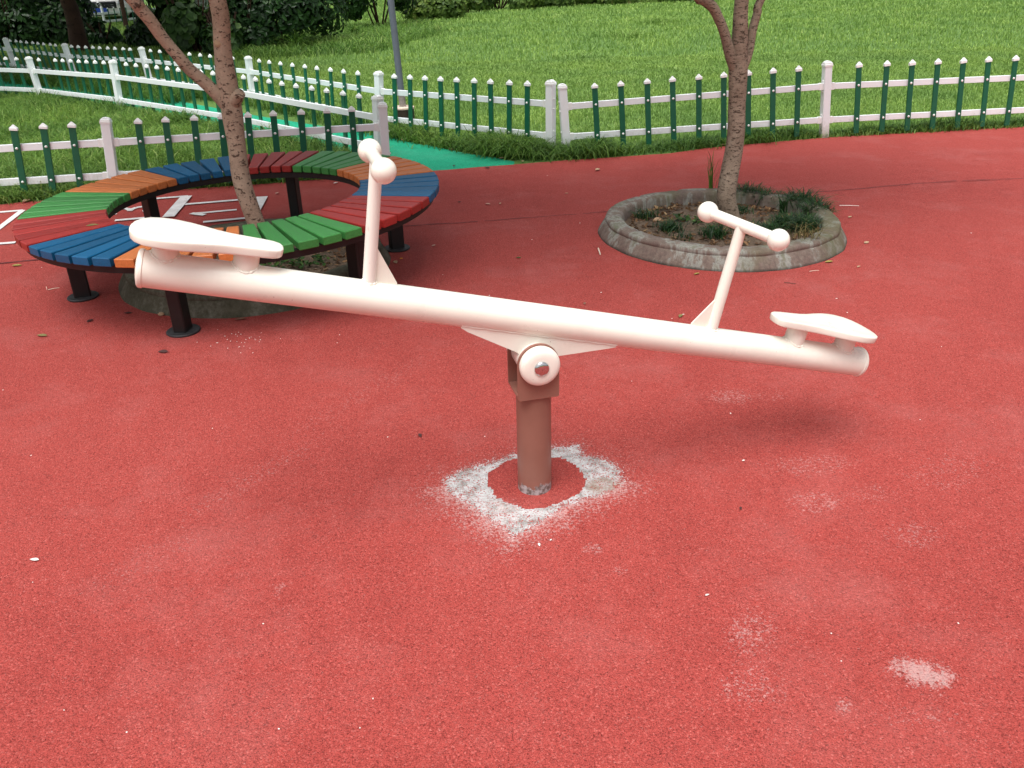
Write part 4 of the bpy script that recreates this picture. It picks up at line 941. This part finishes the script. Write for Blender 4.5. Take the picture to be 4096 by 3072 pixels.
cb=G(770,88); ca=empty('utility_cabinet',tuple(cb),'grey louvred metal cabinet behind the shrubs','cabinet')
build('housing',box((cb.x,cb.y+.3,.9),(1,0,0),(0,1,0),(0,0,1),.55,.3,.9,.01),'louvre',ca)
for k in range(16): build('louvre_slat',box((cb.x,cb.y-.02,.15+.1*k),(1,0,0),Vector((0,1,.5)).normalized(),Vector((0,-.5,1)).normalized(),.50,.03,.006),'louvre',ca,smooth=False)

# ------------------------------------------------------------------ loose litter
def leafcol(name,c): mats[name]=simple(name,c,0.7,0,0.25,60); return name
LC={'brown':leafcol('brown_dry_leaf',srgb(128,92,72)),'dark':leafcol('dark_dead_leaf',srgb(70,36,34)),'tan':leafcol('tan_dry_leaf',srgb(178,146,116)),'pink':leafcol('pinkish_dry_leaf',srgb(196,150,134)),'yellow':leafcol('yellow_green_leaf',srgb(150,142,72)),'green':leafcol('green_leaf',srgb(86,112,60)),'white':leafcol('white_petal',srgb(232,228,222)),'olive':leafcol('olive_leaf',srgb(120,112,66))}
def loose_leaf(px,py,L,c,label,z=.0118,rot=None,curl=.35):
    g_=G(px,py,z); a=rot if rot is not None else random.uniform(0,6.28); V=[];F=[]; n=7
    for i in range(n):
        t=i/(n-1); w=L*.24*math.sin(math.pi*min(.98,max(.03,t**.8))); zz=L*(curl*.9*(t-.5)**2)
        for s_ in(-1,-.4,.4,1): V.append((L*(t-.5),w*s_,zz+L*curl*.35*s_*s_*math.sin(math.pi*t)))
    for i in range(n-1):
        for k in range(3): a_=i*4+k; F.append((a_,a_+1,a_+5,a_+4))
    m_=Matrix.Rotation(a,4,'Z')@Matrix.Rotation(random.uniform(-.2,.2),4,'X')
    mn=min((m_@Vector(v)).z for v in V)
    V=[(m_@Vector(v)) for v in V]; V=[(g_.x+v.x,g_.y+v.y,z+.001+v.z-mn) for v in V]
    o=build('fallen_leaf' if c!='white' else 'petal',(V,F),LC[c],None,org=(g_.x,g_.y,z)); tag(o,label,'leaf' if c!='white' else 'petal','fallen leaves and petals')
    sm=o.modifiers.new('thick','SOLIDIFY'); sm.thickness=.0006
LF=[(68,1064,.06,'yellow','yellow green leaf at the left picture edge, beyond the left bench foot'),(168,1344,.055,'olive','pale olive leaf lying alone at the far left in front of the bench'),(361,1284,.045,'dark','dark curled leaf between the two front bench feet'),(513,1254,.045,'dark','dark leaf left of the planter under the bench'),
(510,1113,.035,'brown','small brown leaf in shade behind the left bench leg'),(963,1279,.06,'brown','brown leaf against the planter below the seesaw beam'),(1803,598,.08,'dark','clump of dark dead leaves on the green path by the long grass'),(2009,633,.07,'tan','tan leaf at the grass edge of the green path'),
(2090,646,.05,'tan','tan leaf on the tip of the green path near the gate posts'),(1816,664,.045,'dark','small dark leaf alone on the green path'),(1949,672,.06,'dark','dark flat leaf on the line where green path meets red'),(1155,733,.05,'brown','brown leaf at the grass edge seen through the bench ring'),
(1108,774,.05,'pink','pale pink leaf on red rubber seen through the bench ring'),(1838,809,.03,'dark','small dark leaf right of the bench on the far red surface'),(1952,817,.045,'pink','pale leaf right of the bench on the far red surface'),(2001,815,.035,'tan','small tan leaf beside the pale one right of the bench'),
(1735,983,.035,'pink','small pink leaf right of the bench foot'),(2074,1032,.035,'green','little green leaf alone right of the bench'),(1583,1051,.055,'tan','tan curled leaf near the right bench foot'),(2787,1097,.042,'yellow','yellow leaf touching the front foot of the right planter'),
(2722,1266,.045,'olive','olive leaf just left of the lower handlebar gusset'),(2339,1215,.03,'brown','small brown leaf above the middle of the beam'),(3400,869,.045,'tan','tan leaf right of the planter near the white stick'),(3466,972,.05,'tan','tan leaf lying to the right of the right planter'),
(3315,1049,.055,'yellow','yellow brown leaf at the front right foot of the planter'),(3434,1068,.035,'tan','small tan leaf right of the yellow brown one'),(653,1409,.050,'dark','dark brown leaf in front of the front bench foot'),(1681,1744,.030,'dark','dark reddish leaf left of the seesaw post'),
(2266,774,.03,'tan','tiny tan leaf on the far red surface left of the right planter'),(2389,680,.07,'tan','tan leaf at the grass edge by the gate posts'),(1610,560,.06,'pink','brown leaf on the green path edge right of the gate post'),(1675,563,.06,'tan','tan leaf in the grass edge of the green path'),
(105,805,.09,'tan','big tan leaf in the grass edge at the far left'),(2963,2035,.018,'dark','tiny dark leaf right of the seesaw post'),(2893,580,.07,'tan','pale leaf in the grass left of the right tree trunk'),(138,2241,.030,'white','long white petal at the left of the near surface'),(2157,2180,.016,'white','white chip in front of the bare concrete ring'),(2203,2161,.010,'white','tiny white chip right of the larger one by the concrete ring'),
(1344,733,.05,'white','white oval petal seen through the right of the bench ring'),(2922,1655,.012,'white','round white fleck below the right part of the beam'),(2973,1843,.013,'white','white fleck near the pale dusty mark'),(2829,2381,.014,'white','white seed lying alone right of centre')]
for px,py,L_,c,lb_ in LF: loose_leaf(px,py,L_,c,lb_,z=.0125 if c!='x' else 0)
loose_leaf(372,904,.06,'olive','olive leaf lying on the red slats of the bench',z=BH-.018,rot=.3)
def stick(p,q,r,mat,label,name='twig',cat='twig'):
    a,b=G(*p,.013),G(*q,.013); a.z=b.z=.0125+r; mid=(a+b)/2+Vector((0,.002,r*.5)); tag(build(name,tube([a,mid,b],[r,r*.9,r*.7],8),mat,None,org=tuple(a)),label,cat)
mats['stickpale']=simple('pale_stick',srgb(222,206,188),.7); mats['stickdark']=simple('dark_twig',srgb(92,56,48),.8); mats['stickwhite']=simple('white_paper_stick',srgb(238,234,228),.6)
stick((3358,823),(3436,824),.0022,'stickwhite','thin white stick lying right of the planter','paper_stick','stick'); stick((2393,996),(2401,1021),.0045,'stickpale','short pale stub left of the right planter','stub','stub')
stick((3137,1131),(3184,1137),.002,'stickdark','short dark twig between planter and lower handlebar'); stick((3238,1086),(3276,1082),.0016,'stickpale','thin pale twig in front of the right planter'); stick((193,1160),(238,1152),.0022,'stickpale','pale twig on the ground beyond the left bench foot'); stick((185,1148),(188,1160),.0016,'stickpale','tiny upright looking twig beside the pale one at left')
stick((1238,1021),(1262,1025),.006,'stickdark','reddish stub on soil below the green slats','stub','stub')
# drinks wrapper leaning on the planter
wr=G(545,1185,.012); mw=M('printed_wrapper',0.35); cv=mw.voro(28,'Object',out='Color'); sx_=mw.n('ShaderNodeSeparateColor'); mw.l(cv,sx_.inputs[0])
mw.base(mw.ramp(sx_.outputs[0],[(0.0,lin(.82,.84,.86)),(.55,lin(.45,.62,.80)),(.72,lin(.75,.78,.82)),(.86,lin(.60,.08,.06)),(.93,lin(.05,.10,.35))],'CONSTANT')); mats['wrap']=mw.m
ww=Vector((.75,.25,.6)).normalized(); wu=Vector((-.1,1,-.3)); wu=(wu-ww*wu.dot(ww)).normalized()
wv,wf=box((wr.x,wr.y,.055),wu,ww,wu.cross(ww),.024,.045,.004,.002); tag(build('wrapper',(wv,wf),'wrap',None,org=tuple(wr)),'small white, blue and red printed wrapper leaning on the bench planter','wrapper')
# tiny flat orange scrap
g_=G(1605,1034,.012); tag(build('paper_scrap',box((g_.x,g_.y,.0135),(1,0,0),(0,1,0),Z,.008,.006,.0008),leafcol('orange_scrap',srgb(236,150,20)),None,smooth=False,org=tuple(g_)),'tiny bright orange scrap near the right bench foot','scrap')
# pale stones
def stone(px,py,r,label,c='tan',z=.012):
    g_=G(px,py,z); V,F=sphere((g_.x,g_.y,z+r*.5),r,10,7); V=[Vector(v) for v in V]; V=[Vector((g_.x+(v.x-g_.x)*(1+.2*math.sin(9*v.z/r)),g_.y+(v.y-g_.y)*.8,z+r*.5+(v.z-z-r*.5)*.65+random.uniform(-.05,.05)*r)) for v in V]
    tag(build('stone',(V,F),LC[c],None,org=tuple(g_),auto=80),label,'stone')
stone(646,1262,.016,'beige stone beside the front bench leg'); stone(2628,885,.022,'pale stone in the left of the right planter','tan',.075)
# crumbs: white specks scattered over the rubber (uncountable)
cr=[]
for _ in range(34): cr.append((random.gauss(960,70),random.gauss(1355,22),.0020))
for _ in range(22): cr.append((random.uniform(0,4096),random.uniform(1000,3000),.0022))
for _ in range(14): cr.append((random.uniform(1500,4000),random.uniform(700,1300),.0035))
vf=[]
for px,py,r in cr:
    g_=G(px,py,.0125); a=random.uniform(0,3); vf.append(box((g_.x,g_.y,.0125),(math.cos(a),math.sin(a),0),(-math.sin(a),math.cos(a),0),Z,r*random.uniform(.5,1.3),r*.6,.0007))
tag(build('crumbs',join(*vf),'stickwhite',None,smooth=False),'tiny white crumbs scattered over the red rubber','crumbs',kind='stuff')
